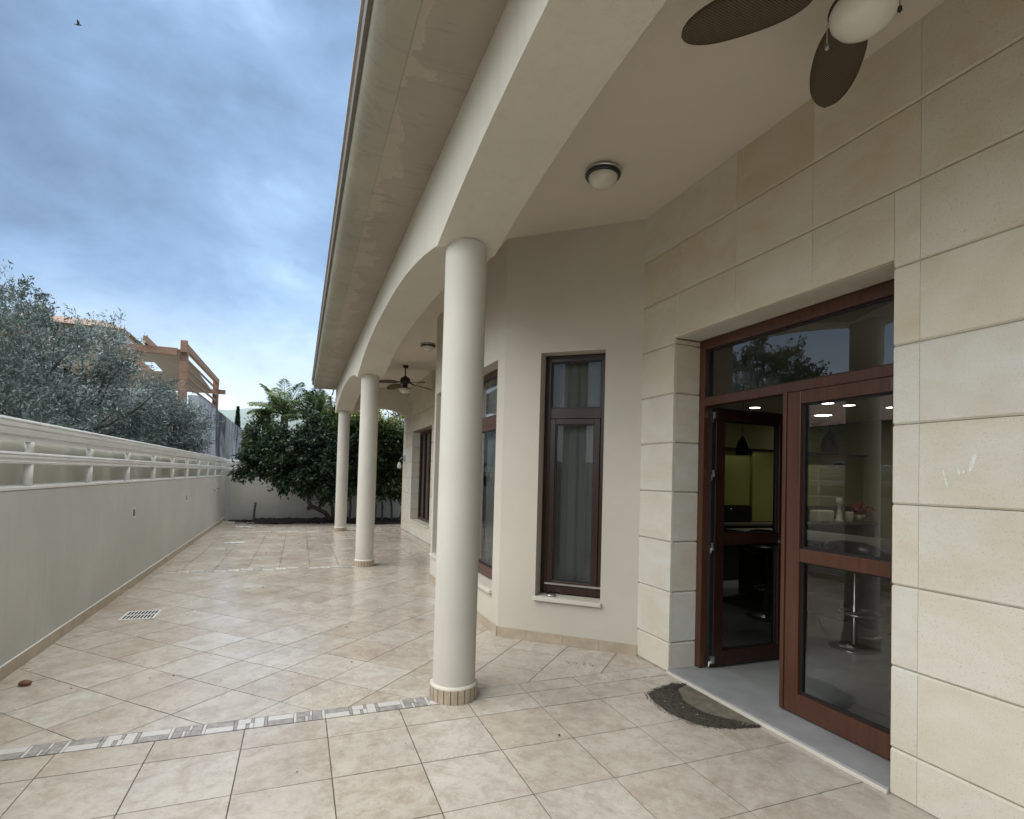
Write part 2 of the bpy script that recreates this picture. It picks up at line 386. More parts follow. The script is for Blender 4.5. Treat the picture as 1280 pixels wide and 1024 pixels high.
def diag_zone(zone, cx, cy, h, g=.0030):
    xs = [p[0] for p in zone]; ys = [p[1] for p in zone]
    for i in range(int((min(xs)-cx)/h)-3, int((max(xs)-cx)/h)+4):
        for j in range(int((min(ys)-cy)/h)-3, int((max(ys)-cy)/h)+4):
            if (i+j) % 2 == 0: continue
            x, y = cx+i*h, cy+j*h; q = h-g*1.4
            tile_poly(clip([(x,y-q),(x+q,y),(x,y+q),(x-q,y)], zone))
XC = 1.065
square_zone(X0, XR, -5, 3.62, .208, 2.912-.455*20, .4585, .455)
square_zone(XC+.02, XR, 3.622, 3.80, .208, 3.367, .4585, .438)
diag_zone([(X0,3.768),(XC-.02,3.768),(XC+.02,3.803),(XC+.02,9.30),(X0,9.30)], -.383, 4.292, .3175)
diag_zone([(XC+.02,3.803),(XR,3.803),(XR,9.30),(XC+.02,9.30)], -.383, 4.292, .3175)
square_zone(X0, XR, 9.452, 15.03, .208, 9.452, .4585, .4648, .0040)
square_zone(X0, XR, 15.172, 18.6, .208, 15.172, .4585, .4648)
square_zone(XC+.02, XR, 9.302, 9.45, .208, 9.302, .4585, .46)
square_zone(XC+.02, XR, 15.032, 15.17, .208, 15.032, .4585, .46)
tag(floor.build('patio_floor', M['tile']), 'beige travertine tiles of the long patio floor', 'floor', kind='structure')
mb = MB(); mb.box(X0, XR, -5, 18.6, -.25, -.0032)
tag(mb.build('floor_grout', M['grout']), 'dark grout under the patio tiles', 'floor', kind='structure')

# mosaic border stripes
def mosaic(y0, xa, xb):
    mb = MB(); g = .0014; U = .168; W = .139
    def piece(u0, u1, v0, v1, light, x):
        a, b = x+u0*U+g, x+u1*U-g; a, b = max(a, xa), min(b, xb)
        if b-a > .006:
            z = random.uniform(-.0002, .0008); k = random.uniform(.8, 1.1)
            mb.box(a, b, y0+v0*W+g, y0+v1*W-g, -.008, .0005+z, mi=0 if light else 1)
    x = -1.324-U*8; k = 0
    while x < xb:
        q = k % 4; li = q in (0, 1)                      # divider bar light or dark
        piece(0, .11, 0, 1, q in (0, 1), x)
        if q in (0, 2):                                  # block broken by a small stepped insert
            L = (q == 2)
            piece(.11, .56, .52, 1, L, x); piece(.56, .66, .52, 1, not L, x); piece(.66, 1, .0, 1, L, x)
            piece(.11, .40, 0, .52, L, x); piece(.40, .50, 0, .52, not L, x); piece(.50, .66, 0, .52, L, x)
        elif q == 1: piece(.11, 1, .5, 1, False, x); piece(.11, 1, 0, .5, True, x)
        else: piece(.11, 1, .5, 1, True, x); piece(.11, 1, 0, .5, False, x)
        x += U; k += 1
    return mb
for y, lab in ((3.625, 'grey and white mosaic stripe nearest the camera, ending at the first column'), (9.306, 'pale mosaic stripe in the floor ending at the second column'), (15.035, 'faint mosaic stripe in the floor at the third and farthest column')):
    tag(mosaic(y, -2.0, XC-.03).build('mosaic_stripe', [M['white_tess'] if y < 5 else M['sill'], M['grey_tess']]), lab, 'floor border', 'mosaic stripes across the patio floor', kind='structure')

# ------------------------------------------------------------------ parapet and railings
PF, PL = frame((-2.082, 18.46), (-1.838, -5.0))       # outward side faces the patio
# check sign: t>0 must go to -X
if PF(0, 1, 0)[0] > -2.08: PF0 = PF; PF = lambda s, t, z: PF0(s, -t, z)
def pY(y): return 18.46-y            # near enough: distance along the wall from the corner
par = tag(empty('parapet_wall', (-2.0, 6, 0)), 'long grey rendered parapet wall along the left of the patio', 'wall')
mb = MB(); mb.box(0, PL, 0, .22, -.2, 1.352, fr=PF); mb.build('wall_panel', M['parapet'], par, .006)
mb = MB(); mb.box(-.002, PL, -.004, .225, 1.354, 1.378, fr=PF); mb.build('coping', M['white_metal'], par, .004)
mb = MB(); y = 0.0
while y < PL:
    mb.box(y+.001, min(PL, y+.4575)-.001, -.013, -.001, .001, .094, tone(), fr=PF); y += .4585
mb.build('skirting', M['skirt'], par)
mb = MB(); mb.box(0, PL, -.012, -.0005, .0955, .101, fr=PF); mb.build('skirting_bead', M['white_metal'], par)

def rail_prof(z0, z1, t0, t1, ridges):
    """closed profile (t, z); face at t0 with shallow ridges"""
    pts = [(t1, z0), (t1, z1), (t0+.012, z1), (t0+.004, z1-.004)]
    for a, b in ridges:                                   # groove from a to b (fractions down the face)
        za, zb = z1-(z1-z0)*a, z1-(z1-z0)*b
        pts += [(t0, za), (t0+.007, za-.003), (t0+.007, zb+.003), (t0, zb)]
    pts += [(t0+.004, z0+.004), (t0+.012, z0)]
    return pts[::-1]
def railing(name, fr, L, posts, label, zoff=0.0):
    root = tag(empty(name, fr(L/2, .05, 1.36)), label, 'railing')
    f2 = lambda p, z, a: fr(a, p, z+zoff)
    mb = MB(); mb.prism(rail_prof(1.765, 1.888, .0, .07, [(.14,.30),(.50,.64)]), 0, L, f2); mb.build('top_rail', M['white_metal'], root)
    mb = MB(); mb.prism(rail_prof(1.722, 1.757, .012, .06, []), 0, L, f2); mb.build('lower_lip', M['white_metal'], root)
    mb = MB(); mb.prism(rail_prof(1.552, 1.64, .0, .07, [(.18,.34),(.5,.82)]), 0, L, f2); mb.build('middle_rail', M['white_metal'], root)
    mb = MB(); mb.box(0, L, .135, .150, 1.38+zoff, 1.80+zoff, fr=fr); mb.build('back_panel', M['rail_panel'], root)
    for s in posts:
        mb = MB(); c = fr(s, .034, 0)
        mb.lathe([(.0,1.378+zoff),(.030,1.378+zoff),(.030,1.552+zoff),(.0,1.552+zoff)], c[0], c[1], 14); mb.lathe([(.0,1.638+zoff),(.030,1.638+zoff),(.030,1.724+zoff),(.0,1.724+zoff)], c[0], c[1], 14)
        mb.build('post', M['white_metal'], root)
    return root
railing('parapet_railing', PF, PL, [pY(5.33+1.36*k) for k in range(-7, 10)], 'white double rail of ribbed bars and short posts on the left parapet')
FF, FL = frame((-2.30, 18.462), (5.2, 18.462))
if FF(0, 1, 0)[1] < 18.4: FF0 = FF; FF = lambda s, t, z: FF0(s, -t, z)
fw = tag(empty('end_wall', (1, 18.5, 0)), 'low grey wall closing the far end of the patio behind the shrubs', 'wall')
mb = MB(); mb.box(.225, FL, 0, .22, -.2, 1.302, fr=FF); mb.build('wall_panel', M['parapet'], fw, .005)
mb = MB(); mb.box(.225, FL, -.004, .224, 1.304, 1.33, fr=FF); mb.build('coping', M['white_metal'], fw)
railing('end_wall_railing', FF, FL, [.45+1.36*k for k in range(6)], 'white double rail on top of the far end wall behind the shrub', -.035)

# recessed step lights in the parapet
def step_light(y, z):
    s = pY(y); c = PF(s, 0, z); r = empty('wall_light', c)
    mb = MB(); w, h = .080, .064
    mb.box(s-w, s+w, -.007, 0, z-h, z-h+.018, fr=PF); mb.box(s-w, s+w, -.007, 0, z+h-.018, z+h, fr=PF)
    mb.box(s-w, s-w+.018, -.007, 0, z-h+.018, z+h-.018, fr=PF); mb.box(s+w-.018, s+w, -.007, 0, z-h+.018, z+h-.018, fr=PF)
    mb.build('bezel', M['white_metal'], r)
    mb = MB(); mb.box(s-w+.0185, s+w-.0185, -.003, -.0005, z-h+.0185, z+h-.0185, fr=PF); mb.build('lens', M['lens'], r)
    return r
for y, z, l in ((8.29, .96, 'small square wall light with grey lens, nearest on the parapet'), (12.0, .985, 'small square wall light, middle one of three on the parapet'), (15.7, 1.04, 'small square wall light farthest along the parapet near the corner')):
    tag(step_light(y, z), l, 'wall light', 'recessed lights in the parapet wall')

# ------------------------------------------------------------------ HOUSE
house = tag(empty('house', (2.84, 6, 0)), 'stone clad house with a columned veranda, deep eave and projecting bay', 'house')
XS = 2.84; ZC = 3.92
zc = [0, .235, .645, 1.055, 1.465, 1.872, 2.28, 2.69, 3.10, 3.51, 3.93]
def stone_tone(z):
    base = .80 if z < 2.1 else .55  # paler lower, darker upper courses: daylight gradient put into the stone tone
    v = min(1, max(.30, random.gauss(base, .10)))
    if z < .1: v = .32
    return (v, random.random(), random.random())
def clad(mb, fr, joints, z0s, holes, t0=0., t1=.028):
    for z0, z1 in zip(z0s[:-1], z0s[1:]):
        for a, b in zip(joints[:-1], joints[1:]):
            segs = [(a, b, z0, z1)]
            for h0, h1, hz0, hz1 in holes:
                ns = []
                for A, B, C, D in segs:
                    if B <= h0+.001 or A >= h1-.001 or D <= hz0+.001 or C >= hz1-.001: ns.append((A, B, C, D)); continue
                    if A < h0-.01: ns.append((A, h0, C, D))
                    if B > h1+.01: ns.append((h1, B, C, D))
                    A2, B2 = max(A, h0), min(B, h1)
                    if D > hz1+.01: ns.append((A2, B2, hz1, D))
                    if C < hz0-.01: ns.append((A2, B2, C, hz0))
                segs = ns
            for A, B, C, D in segs:
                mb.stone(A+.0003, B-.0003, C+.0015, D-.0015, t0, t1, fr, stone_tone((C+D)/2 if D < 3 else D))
yfr = lambda s, t, z: (XS+t, s, z)
OY0, OY1, OZ = 1.88, 3.65, 2.735
J = sorted([1.753-.62*k for k in range(10)] + [1.88] + [2.367, 2.988, 3.6] + [4.10])
mb = MB()
J1 = [j for j in J if j != 1.88]
# lower courses: pier joints at the opening edges, upper courses run through
clad(mb, yfr, [j for j in J if j <= 1.88 or j == 4.10][:-1] , zc[:8], [])
clad(mb, yfr, [3.65, 4.10], zc[:8], [])
clad(mb, yfr, J1, [2.69]+zc[8:], [(OY0, OY1, 0, OZ)])
# reveals
for C, D in zip(zc[:7]+[2.69], zc[1:8]+[OZ]):
    rv = lambda s, t, z: (XS+s, OY1+t, z); mb.stone(.0295, .262, C+.002, D-.002, 0, .028, rv, stone_tone((C+D)/2))
    rw = lambda s, t, z: (XS+.2915-s, OY0-t, z); mb.stone(.0295, .262, C+.002, D-.002, 0, .028, rw, stone_tone((C+D)/2))
rs = lambda s, t, z: (XS+z, s, OZ+t)
for a, b in ((1.882, 2.367), (2.367, 2.988), (2.988, 3.648)): mb.stone(a, b, .0295, .262, 0, .026, rs, stone_tone(2), .004)
mb.build('stone_cladding', M['stone'], house)
mb = MB(); wall_open(mb, lambda s, t, z: (XS+t, s-5.0, z), 9.10, -.2, ZC+.02, .024, .25, [(OY0+5-.026, OY1+5+.026, -.3, OZ+.024)])
mb.build('wall_backing', M['joint'], house)

# far stone wall (beyond the bay)
XF = 2.75; fy = lambda s, t, z: (XF+t, s, z); fo = (12.04, 14.28, .38, 2.68)
mb = MB(); JF = [8.7+.62*k for k in range(12)]; JF = [j for j in JF if j < 15.4]+[15.6]
clad(mb, fy, sorted(set([j for j in JF if not (12.04 < j < 12.3 or 14.1 < j < 14.5)] + [12.04, 14.28])), zc[:8], [fo])
clad(mb, fy, JF, [2.69]+zc[8:], [fo])
for C, D in zip(zc[:7], zc[1:8]):
    if D < .4: continue
    rv = lambda s, t, z: (XF+s, 14.28+t, z); mb.stone(.0295, .25, max(C, .38)+.002, min(D, 2.68)-.002, 0, .028, rv, stone_tone(1))
ef = lambda s, t, z: (XF+.0295+s, 15.6+.001-t, z)
for C, D in zip(zc[:-1], zc[1:]): mb.stone(0, .45, C+.002, D-.002, 0, .028, ef, stone_tone(C))
mb.build('far_stone_cladding', M['stone'], house)
mb = MB(); wall_open(mb, lambda s, t, z: (XF+t, s+8.7, z), 6.87, -.2, ZC+.02, .024, .25, [(fo[0]-8.7, fo[1]-8.7+.026, fo[2], fo[3])])
mb.build('wall_backing', M['joint'], house)
mb = MB(); mb.box(XF-.03, XF+.2, fo[0]-.02, fo[1]-.002, .345, .384); mb.build('window_sill', M['sill'], house, .004)

# rendered bay
A0, A1 = (1.85, 4.99), (2.84, 4.09); B0 = (1.85, 7.95); C0 = (2.84, 8.85)
def inward(p, q):
    f, L = frame(p, q); return f, L
fA, LA = inward(A0, A1)
if (Vector(fA(0,1,0))-Vector((*A0,0))).x < 0: fA_ = fA; fA = lambda s, t, z: fA_(s, -t, z)
fB, LB = inward(B0, A0)
if fB(0,1,0)[0] < 1.85: fB_ = fB; fB = lambda s, t, z: fB_(s, -t, z)
fC, LC = inward(C0, B0)
if fC(0,1,0)[0] < 2.84: fC_ = fC; fC = lambda s, t, z: fC_(s, -t, z)
opA = (.375, 1.0, .43, 2.755); opB = (LB-(7.85-4.99), LB-(5.19-4.99), .41, 2.75)
opB = (.10, 2.76, .41, 2.75)
mb = MB(); wall_open(mb, fA, LA, -.1, ZC+.02, 0, .30, [opA])
wall_open(mb, fB, LB, -.1, ZC+.02, 0, .30, [opB]); wall_open(mb, fC, LC, -.1, ZC+.02, 0, .30, [])
mb.build('bay_wall', M['plaster'], house)
mb = MB()
for f, L in ((fA, LA), (fB, LB), (fC, LC)):
    s = 0.0 if f is not fA else -.0
    cuts = [0, .30, .66, .70+.30, L] if f is fA else [0]+[x for x in np.arange(.3, L, .4585)]+[L]
    cuts = sorted(set(round(float(c), 3) for c in cuts if c <= L))
    for a, b in zip(cuts[:-1], cuts[1:]):
        if b-a > .01: mb.box(a+.001, b-.001, -.012, -.001, .001, .094, fr=f)
mb.build('skirting', M['skirt'], house)

# columns
SP = [-1.96, 3.73, 9.42, 15.15]
def make_column(y):
    m1 = MB(); m1.lathe([(.146, -.05), (.1485, .1), (.150, 1.2), (.149, 2.4), (.1485, 3.20)], XC, y, 64)
    c = m1.build('column', M['plaster_col'], house)
    m2 = MB(); n = 22; off = .06
    for k in range(n):
        a0 = off+2*math.pi*k/n; a1 = off+2*math.pi*(k+1)/n-.030
        m2.lathe([(.152, .001), (.168, .001), (.168, .094), (.164, .098), (.152, .098)], XC, y, 3, tone()[:0] or (random.uniform(.05,.5), random.random(), random.random()), 0, a0, a1, False)
    m3 = MB(); m3.lathe([(.1635, 0), (.1635, .0935), (.149, .0945)], XC, y, 48); m3.build('base_mortar', M['grout'], c)
    m4 = MB(); m4.lathe([(.1655, .0945), (.1655, .100), (.152, .113), (.149, .113)], XC, y, 48); m4.build('base_bead', M['sill'], c); m2.build('base_ring', M['skirt'], c)
    return c
for y in SP: make_column(y)

# arched beam
def beam_profile(sp, n=26, rise=.285, z0=3.172, p=2.5):
    pts = []
    for a, b in zip(sp[:-1], sp[1:]):
        for i in range(n):
            s = i/n; s2 = .5-.5*math.cos(math.pi*s) if True else s
            pts.append((a+(b-a)*s2, z0+rise*(1-abs(2*s2-1)**p)))
    pts.append((sp[-1], z0)); return pts
bp = [(-2.3, 3.172)] + beam_profile(SP) + [(15.50, 3.172)]
mb = MB()
def strip(pts, x0, x1, ztop, map_):
    n = len(pts)
    V = []
    for (a, z) in pts: V += [map_(a, x0, z), map_(a, x1, z), map_(a, x0, ztop), map_(a, x1, ztop)]
    mb.mesh(V, [(4*i, 4*i+1, 4*i+5, 4*i+4) for i in range(n-1)], smooth=True)
    mb.mesh(V, [(4*i+2, 4*i, 4*i+4, 4*i+6) for i in range(n-1)]+[(4*i+1, 4*i+3, 4*i+7, 4*i+5) for i in range(n-1)]+[(0,2,3,1), (4*n-4,4*n-3,4*n-1,4*n-2)])
strip(bp, .85, 1.28, 4.06, lambda a, x, z: (x, a, z))
mb.build('arched_beam', M['beam'], house)
mb = MB()
ep = [(1.281, 3.172), (1.32, 3.19)] + [(1.28+1.47*s, 3.172+.20*(1-abs(2*s-1)**2.5)) for s in np.linspace(.06, 1, 16)]
strip(ep, 15.20, 15.50, ZC+.01, lambda a, y, z: (a, y, z))
mb.build('end_arch', M['beam'], house)
mb = MB(); mb.box(1.275, 3.30, -2.3, 15.499, ZC, 4.05); mb.build('veranda_ceiling', M['ceil'], house)
mb = MB()
# eave: flat soffit, then a cove out to the drip edge
YE = 15.72
px = lambda p, z, a: (p, a, z)
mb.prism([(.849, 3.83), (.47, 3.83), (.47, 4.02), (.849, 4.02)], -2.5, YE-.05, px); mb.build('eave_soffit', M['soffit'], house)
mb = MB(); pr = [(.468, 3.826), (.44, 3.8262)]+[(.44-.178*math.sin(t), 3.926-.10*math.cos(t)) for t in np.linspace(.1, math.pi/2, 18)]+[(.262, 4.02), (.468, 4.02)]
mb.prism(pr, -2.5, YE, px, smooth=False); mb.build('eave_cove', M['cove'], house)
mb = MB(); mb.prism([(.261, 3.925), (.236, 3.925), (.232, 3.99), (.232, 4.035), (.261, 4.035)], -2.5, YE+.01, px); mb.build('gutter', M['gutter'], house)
mb = MB(); mb.prism([(.215, 4.037), (.215, 4.055), (.24, 4.07), (5.5, 5.6), (12, 4.10), (12, 4.05)], -2.55, YE+.03, px); mb.build('roof', M['rooftile'], house)
mb = MB(); mb.tube([(.80, 15.62, 3.84), (.77, 15.64, 3.70), (.72, 15.66, 3.62), (.74, 15.66, 3.42), (.80, 15.66, 3.30), (.80, 15.66, 3.19)], .022, 8); mb.build('rain_pipe', M['pipe'], house)

# --- window / door joinery (in a local frame: s along, t inward, z)
def bars(fr, s0, s1, z0, z1, t0, t1, w, name, mat_, parent, wb=None, wt=None, bevel=.004):
    wb = wb or w; wt = wt or w
    mb = MB(); e = .0
    mb.box(s0, s0+w, t0, t1, z0, z1, fr=fr); mb.box(s1-w, s1, t0, t1, z0, z1, fr=fr)
    mb.box(s0+w, s1-w, t0+.001, t1-.001, z0, z0+wb, fr=fr); mb.box(s0+w, s1-w, t0+.001, t1-.001, z1-wt, z1, fr=fr)
    return mb.build(name, mat_, parent, bevel)
def pane(fr, s0, s1, z0, z1, t, parent, mat_=None, name='pane'):
    mb = MB(); mb.poly([fr(s0, t, z0), fr(s1, t, z0), fr(s1, t, z1), fr(s0, t, z1)]); o = mb.build(name, mat_ or M['glass'], parent)
    bars(fr, s0-.002, s1+.002, z0-.002, z1+.002, t-.014, t+.006, .012, 'gasket', M['gasket'], parent, bevel=0); return o

# narrow window in the near facet
t = .15
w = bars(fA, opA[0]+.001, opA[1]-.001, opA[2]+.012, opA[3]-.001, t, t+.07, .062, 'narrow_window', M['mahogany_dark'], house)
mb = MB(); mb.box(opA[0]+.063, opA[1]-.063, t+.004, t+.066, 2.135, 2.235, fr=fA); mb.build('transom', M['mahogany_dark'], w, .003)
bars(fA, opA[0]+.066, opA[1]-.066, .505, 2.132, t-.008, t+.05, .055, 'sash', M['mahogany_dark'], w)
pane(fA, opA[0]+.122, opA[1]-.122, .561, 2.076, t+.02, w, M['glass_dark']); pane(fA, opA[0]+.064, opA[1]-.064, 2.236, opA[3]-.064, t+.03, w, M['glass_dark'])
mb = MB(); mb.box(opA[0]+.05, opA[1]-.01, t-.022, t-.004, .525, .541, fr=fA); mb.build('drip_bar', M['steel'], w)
mb = MB(); mb.box(opA[0]-.015, opA[1]+.012, -.035, .22, .392, .429, fr=fA); mb.build('window_sill', M['sill'], house, .004)
# large window in the side facet
w = bars(fB, opB[0]+.001, opB[1]-.001, opB[2]+.012, opB[3]-.001, t, t+.07, .062, 'side_window', M['mahogany'], house)
for c in ((opB[0]+opB[1])/2,):
    mb = MB(); mb.box(c-.05, c+.05, t+.003, t+.067, opB[2]+.075, opB[3]-.064, fr=fB); mb.build('mullion', M['mahogany'], w, .003)
    for a, b in ((opB[0]+.062, c-.05), (c+.05, opB[1]-.062)):
        mb = MB(); mb.box(a+.001, b-.001, t+.004, t+.066, 2.135, 2.235, fr=fB); mb.build('transom', M['mahogany'], w, .003)
        bars(fB, a+.004, b-.004, opB[2]+.078, 2.132, t-.008, t+.05, .055, 'sash', M['mahogany'], w)
        pane(fB, a+.061, b-.061, opB[2]+.135, 2.076, t+.02, w); pane(fB, a+.002, b-.002, 2.236, opB[3]-.064, t+.03, w)
mb = MB(); mb.box(opB[0]-.015, opB[1]+.012, -.035, .22, .372, .409, fr=fB); mb.build('window_sill', M['sill'], house, .004)
# far window
fF = lambda s, t, z: (XF+t, 14.28-s, z)
w = bars(fF, .002, 2.238, .386, 2.678, .2, .27, .062, 'far_window', M['mahogany'], house)
for c in (.56, 1.12, 1.68):
    mb = MB(); mb.box(c-.045, c+.045, .203, .267, .45, 2.61, fr=fF); mb.build('mullion', M['mahogany'], w, .003)
for a, b in ((.064, .515), (.605, 1.075), (1.165, 1.635), (1.725, 2.174)): pane(fF, a, b, .45, 2.61, .235, w, M['glass'])

# terrace door
XD = 3.10
fD = lambda s, t, z: (XD+t, 3.65-s, z)            # s=0 at the left jamb, runs towards the camera
W = 1.77
mb = MB(); mb.box(.001, .062, 0, .09, .03, 2.733, fr=fD); mb.box(W-.062, W-.001, 0, .09, .03, 2.733, fr=fD)
mb.box(.063, W-.063, .001, .089, 2.65, 2.733, fr=fD); mb.box(.063, W-.063, .001, .089, 2.182, 2.25, fr=fD)
door = mb.build('terrace_door', M['mahogany'], house, .004)
pane(fD, .064, W-.064, 2.252, 2.648, .05, door)
lo, l1 = .868, W-.066
b_ = bars(fD, lo+.03, l1, .045, 2.178, -.012, .062, .105, 'closed_leaf', M['mahogany'], door, .135, .085)
mb = MB(); mb.box(lo, lo+.029, -.022, .05, .045, 2.178, fr=fD); mb.build('astragal', M['mahogany'], door, .003)
mb = MB(); mb.box(lo+.136, l1-.106, -.010, .06, 1.045, 1.132, fr=fD); mb.build('mid_rail', M['mahogany'], door, .003)
pane(fD, lo+.137, l1-.107, .183, 1.043, .03, door); pane(fD, lo+.137, l1-.107, 1.134, 2.091, .03, door)
# the open leaf, swung 90 degrees into the room
fO = lambda s, t, z: (XD+.105+s, 3.555+t, z)
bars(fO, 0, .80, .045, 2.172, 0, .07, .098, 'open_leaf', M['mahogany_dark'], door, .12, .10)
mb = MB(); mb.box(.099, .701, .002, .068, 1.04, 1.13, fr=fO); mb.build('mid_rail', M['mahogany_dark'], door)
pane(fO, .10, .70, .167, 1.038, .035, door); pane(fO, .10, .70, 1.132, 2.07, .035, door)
mb = MB(); mb.box(-.04, -.002, .005, .065, .05, 2.168, fr=fO); mb.build('leaf_gap_shade', M['gasket'], door)  # black strip standing in for the dark gap between jamb and open leaf
for z in (.10, 1.02, 1.62, 2.10):
    mb = MB(); mb.box(-.036, -.003, -.024, .003, z-.022, z+.036, fr=fO); mb.tube([fO(-.045, -.006, z-.05), fO(-.045, -.006, z-.005)], .007, 8)
    mb.build('hinge', M['steel'], door)
mb = MB(); mb.tube([fO(.75, -.001, 1.06), fO(.75, -.05, 1.06), fO(.64, -.055, 1.06)], .009, 8); mb.box(.735, .765, -.008, 0, .98, 1.12, fr=fO); mb.build('door_handle', M['steel'], door)
mb = MB(); mb.box(XS-.012, XD+.2, OY0+.002, OY1-.002, .0, .030); mb.build('threshold', M['marble'], house, .003)
mb = MB(); mb.box(XS-.026, XS-.0125, OY0+.001, OY1-.001, .0, .022); mb.build('threshold_bead', M['sill'], house, .003)

# rooms behind
mb = MB(); mb.box(XD+.201, 9.9, -1.2, 7.6, -.1, .022); mb.build('kitchen_floor', M['kitchen_floor'], house)
mb = MB(); mb.box(XD+.0, 9.9, -1.2, 7.6, 2.752, 2.86); mb.build('kitchen_ceiling', M['kitchen_white'], house)
mb = MB()
mb.box(3.4, 9.9, 7.31, 7.6, .0, 2.75); mb.box(9.7, 9.9, -1.0, 7.31, .0, 2.75); mb.box(3.1, 9.7, -1.2, -1.0, 0, 2.75)
mb.box(3.34, 3.44, 4.3, 15.6, 0, 4.0); mb.box(3.12, 3.34, 4.15, 4.3, 0, 4.0); mb.build('kitchen_wall', M['lime_wall'], house)
mb = MB(); mb.box(3.095, 3.335, 4.25, 8.6, -.05, .02); mb.box(2.2, 3.10, 5.3, 8.0, -.05, .02); mb.build('bay_room_floor', M['dark_room'], house)
mb = MB(); mb.box(3.30, 3.338, 4.35, 15.5, .02, 3.9); mb.build('inner_wall', M['dark_room'], house)
mb = MB(); mb.box(3.0, 3.3, 15.35, 15.55, .0, 3.9); mb.build('partition', M['dark_room'], house)
mb = MB(); mb.box(3.0, 3.3, 8.55, 8.7, .0, 3.9); mb.build('partition', M['dark_room'], house)

mb = MB()
for y, z0, z1, w, sl in ((1.648, 1.555, 1.645, .005, -.014), (1.583, 1.615, 1.652, .005, -.004), (1.560, 1.622, 1.640, .003, 0), (1.515, 1.630, 1.715, .008, .012), (1.615, 1.635, 1.648, .003, 0)):
    pp = [(XS-.0012, y-w, z1), (XS-.0012, y+w*.6, z1-.004), (XS-.0012, y+w+sl, (z0+z1)/2), (XS-.0012, y+w*.5+sl*1.6, z0), (XS-.0012, y-w*.6+sl*1.6, z0+.006), (XS-.0012, y-w+sl*.7, (z0+z1)/2)]
    mb.poly(pp)
mb.build('scuff_mark', M['chalk'], house)
# sockets etc. on the far stone wall
mb = MB(); mb.box(XF-.010, XF-.0005, 15.14, 15.22, 1.20, 1.30); tag(mb.build('wall_socket', M['white_metal'], None, .003), 'small white socket on the far stone pier beside the window', 'socket')
wl = tag(empty('wall_lamp', (XF, 15.25, 2.0)), 'small wrought metal lamp on the far stone pier', 'wall lamp')
mb = MB(); mb.tube([(XF, 15.25, 2.0), (XF-.08, 15.25, 2.03), (XF-.14, 15.25, 1.98), (XF-.16, 15.25, 1.88)], .012, 6); mb.lathe([(.0, 1.9), (.05, 1.93), (.05, 2.07), (.0, 2.10)], XF-.01, 15.25, 10); mb.build('bracket', M['marble'], wl)
mb = MB(); mb.lathe([(.015, 1.89), (.05, 1.84), (.06, 1.76), (.045, 1.72), (.0, 1.715)], XF-.16, 15.25, 14); mb.build('shade', M['opal'], wl)
mb = MB(); c = fA(opA[0]+.14, .06, 0); mb.lathe([(.0, .431), (.04, .431), (.044, .447), (.040, .447), (.036, .437), (.0, .437)], c[0], c[1], 20)
tag(mb.build('metal_dish', M['steel']), 'small round metal dish on the narrow window sill', 'dish')

# curtains
def curtain(name, fr, s0, s1, z0, z1, t, m, label, waves, amp=.02):
    mb = MB(); n = int((s1-s0)*90); pts = []
    for i in range(n+1):
        s = s0+(s1-s0)*i/n; pts.append((s, t+amp*math.sin(s*waves)+amp*.5*math.sin(s*waves*2.3+1)))
    V = []
    for s, tt in pts: V += [fr(s, tt, z0), fr(s, tt*1.0+.0, z1)]
    mb.mesh(V, [(2*i, 2*i+2, 2*i+3, 2*i+1) for i in range(n)], smooth=True)
    return tag(mb.build(name, m), label, 'curtain')
curtain('sheer_curtain', fA, opA[0]-.05, opA[1]+.05, .45, 2.74, .285, M['sheer'], 'grey sheer curtain behind the narrow mahogany window', 55, .012)
curtain('sheer_curtain', fB, opB[0], opB[1], .43, 2.74, .34, M['sheer_white'], 'white sheer curtain behind the large window partly hidden by the column', 30, .025)
curtain('sheer_curtain', fF, 0, 2.2, .40, 2.67, .36, M['sheer'], 'grey curtain in the far window beyond the bay', 34, .02)

# ------------------------------------------------------------------ ceiling lights and fans
def ceiling_light(y):
    r = empty('ceiling_light', (2.085, y, ZC))
    mb = MB(); mb.lathe([(.0, ZC-.002), (.128, ZC-.002), (.132, ZC-.012), (.128, ZC-.026), (.0, ZC-.026)], 2.085, y, 40); mb.build('base_plate', M['steel'], r)
    mb = MB(); mb.lathe([(.104, ZC-.026), (.130, ZC-.026), (.136, ZC-.036), (.132, ZC-.05), (.118, ZC-.056), (.104, ZC-.052)], 2.085, y, 40); mb.build('ring', M['dark_ring'], r)
    mb = MB(); mb.lathe([(.112, ZC-.05), (.108, ZC-.07), (.092, ZC-.10), (.062, ZC-.122), (.028, ZC-.131), (0.0001, ZC-.133)], 2.085, y, 40); mb.build('shade', M['opal'], r)
    return r
tag(ceiling_light(3.575), 'round opal ceiling light with dark ring, nearest over the door', 'ceiling light', 'round ceiling lights under the veranda')
tag(ceiling_light(9.64), 'round opal ceiling light farther along the veranda, before the fan', 'ceiling light', 'round ceiling lights under the veranda')

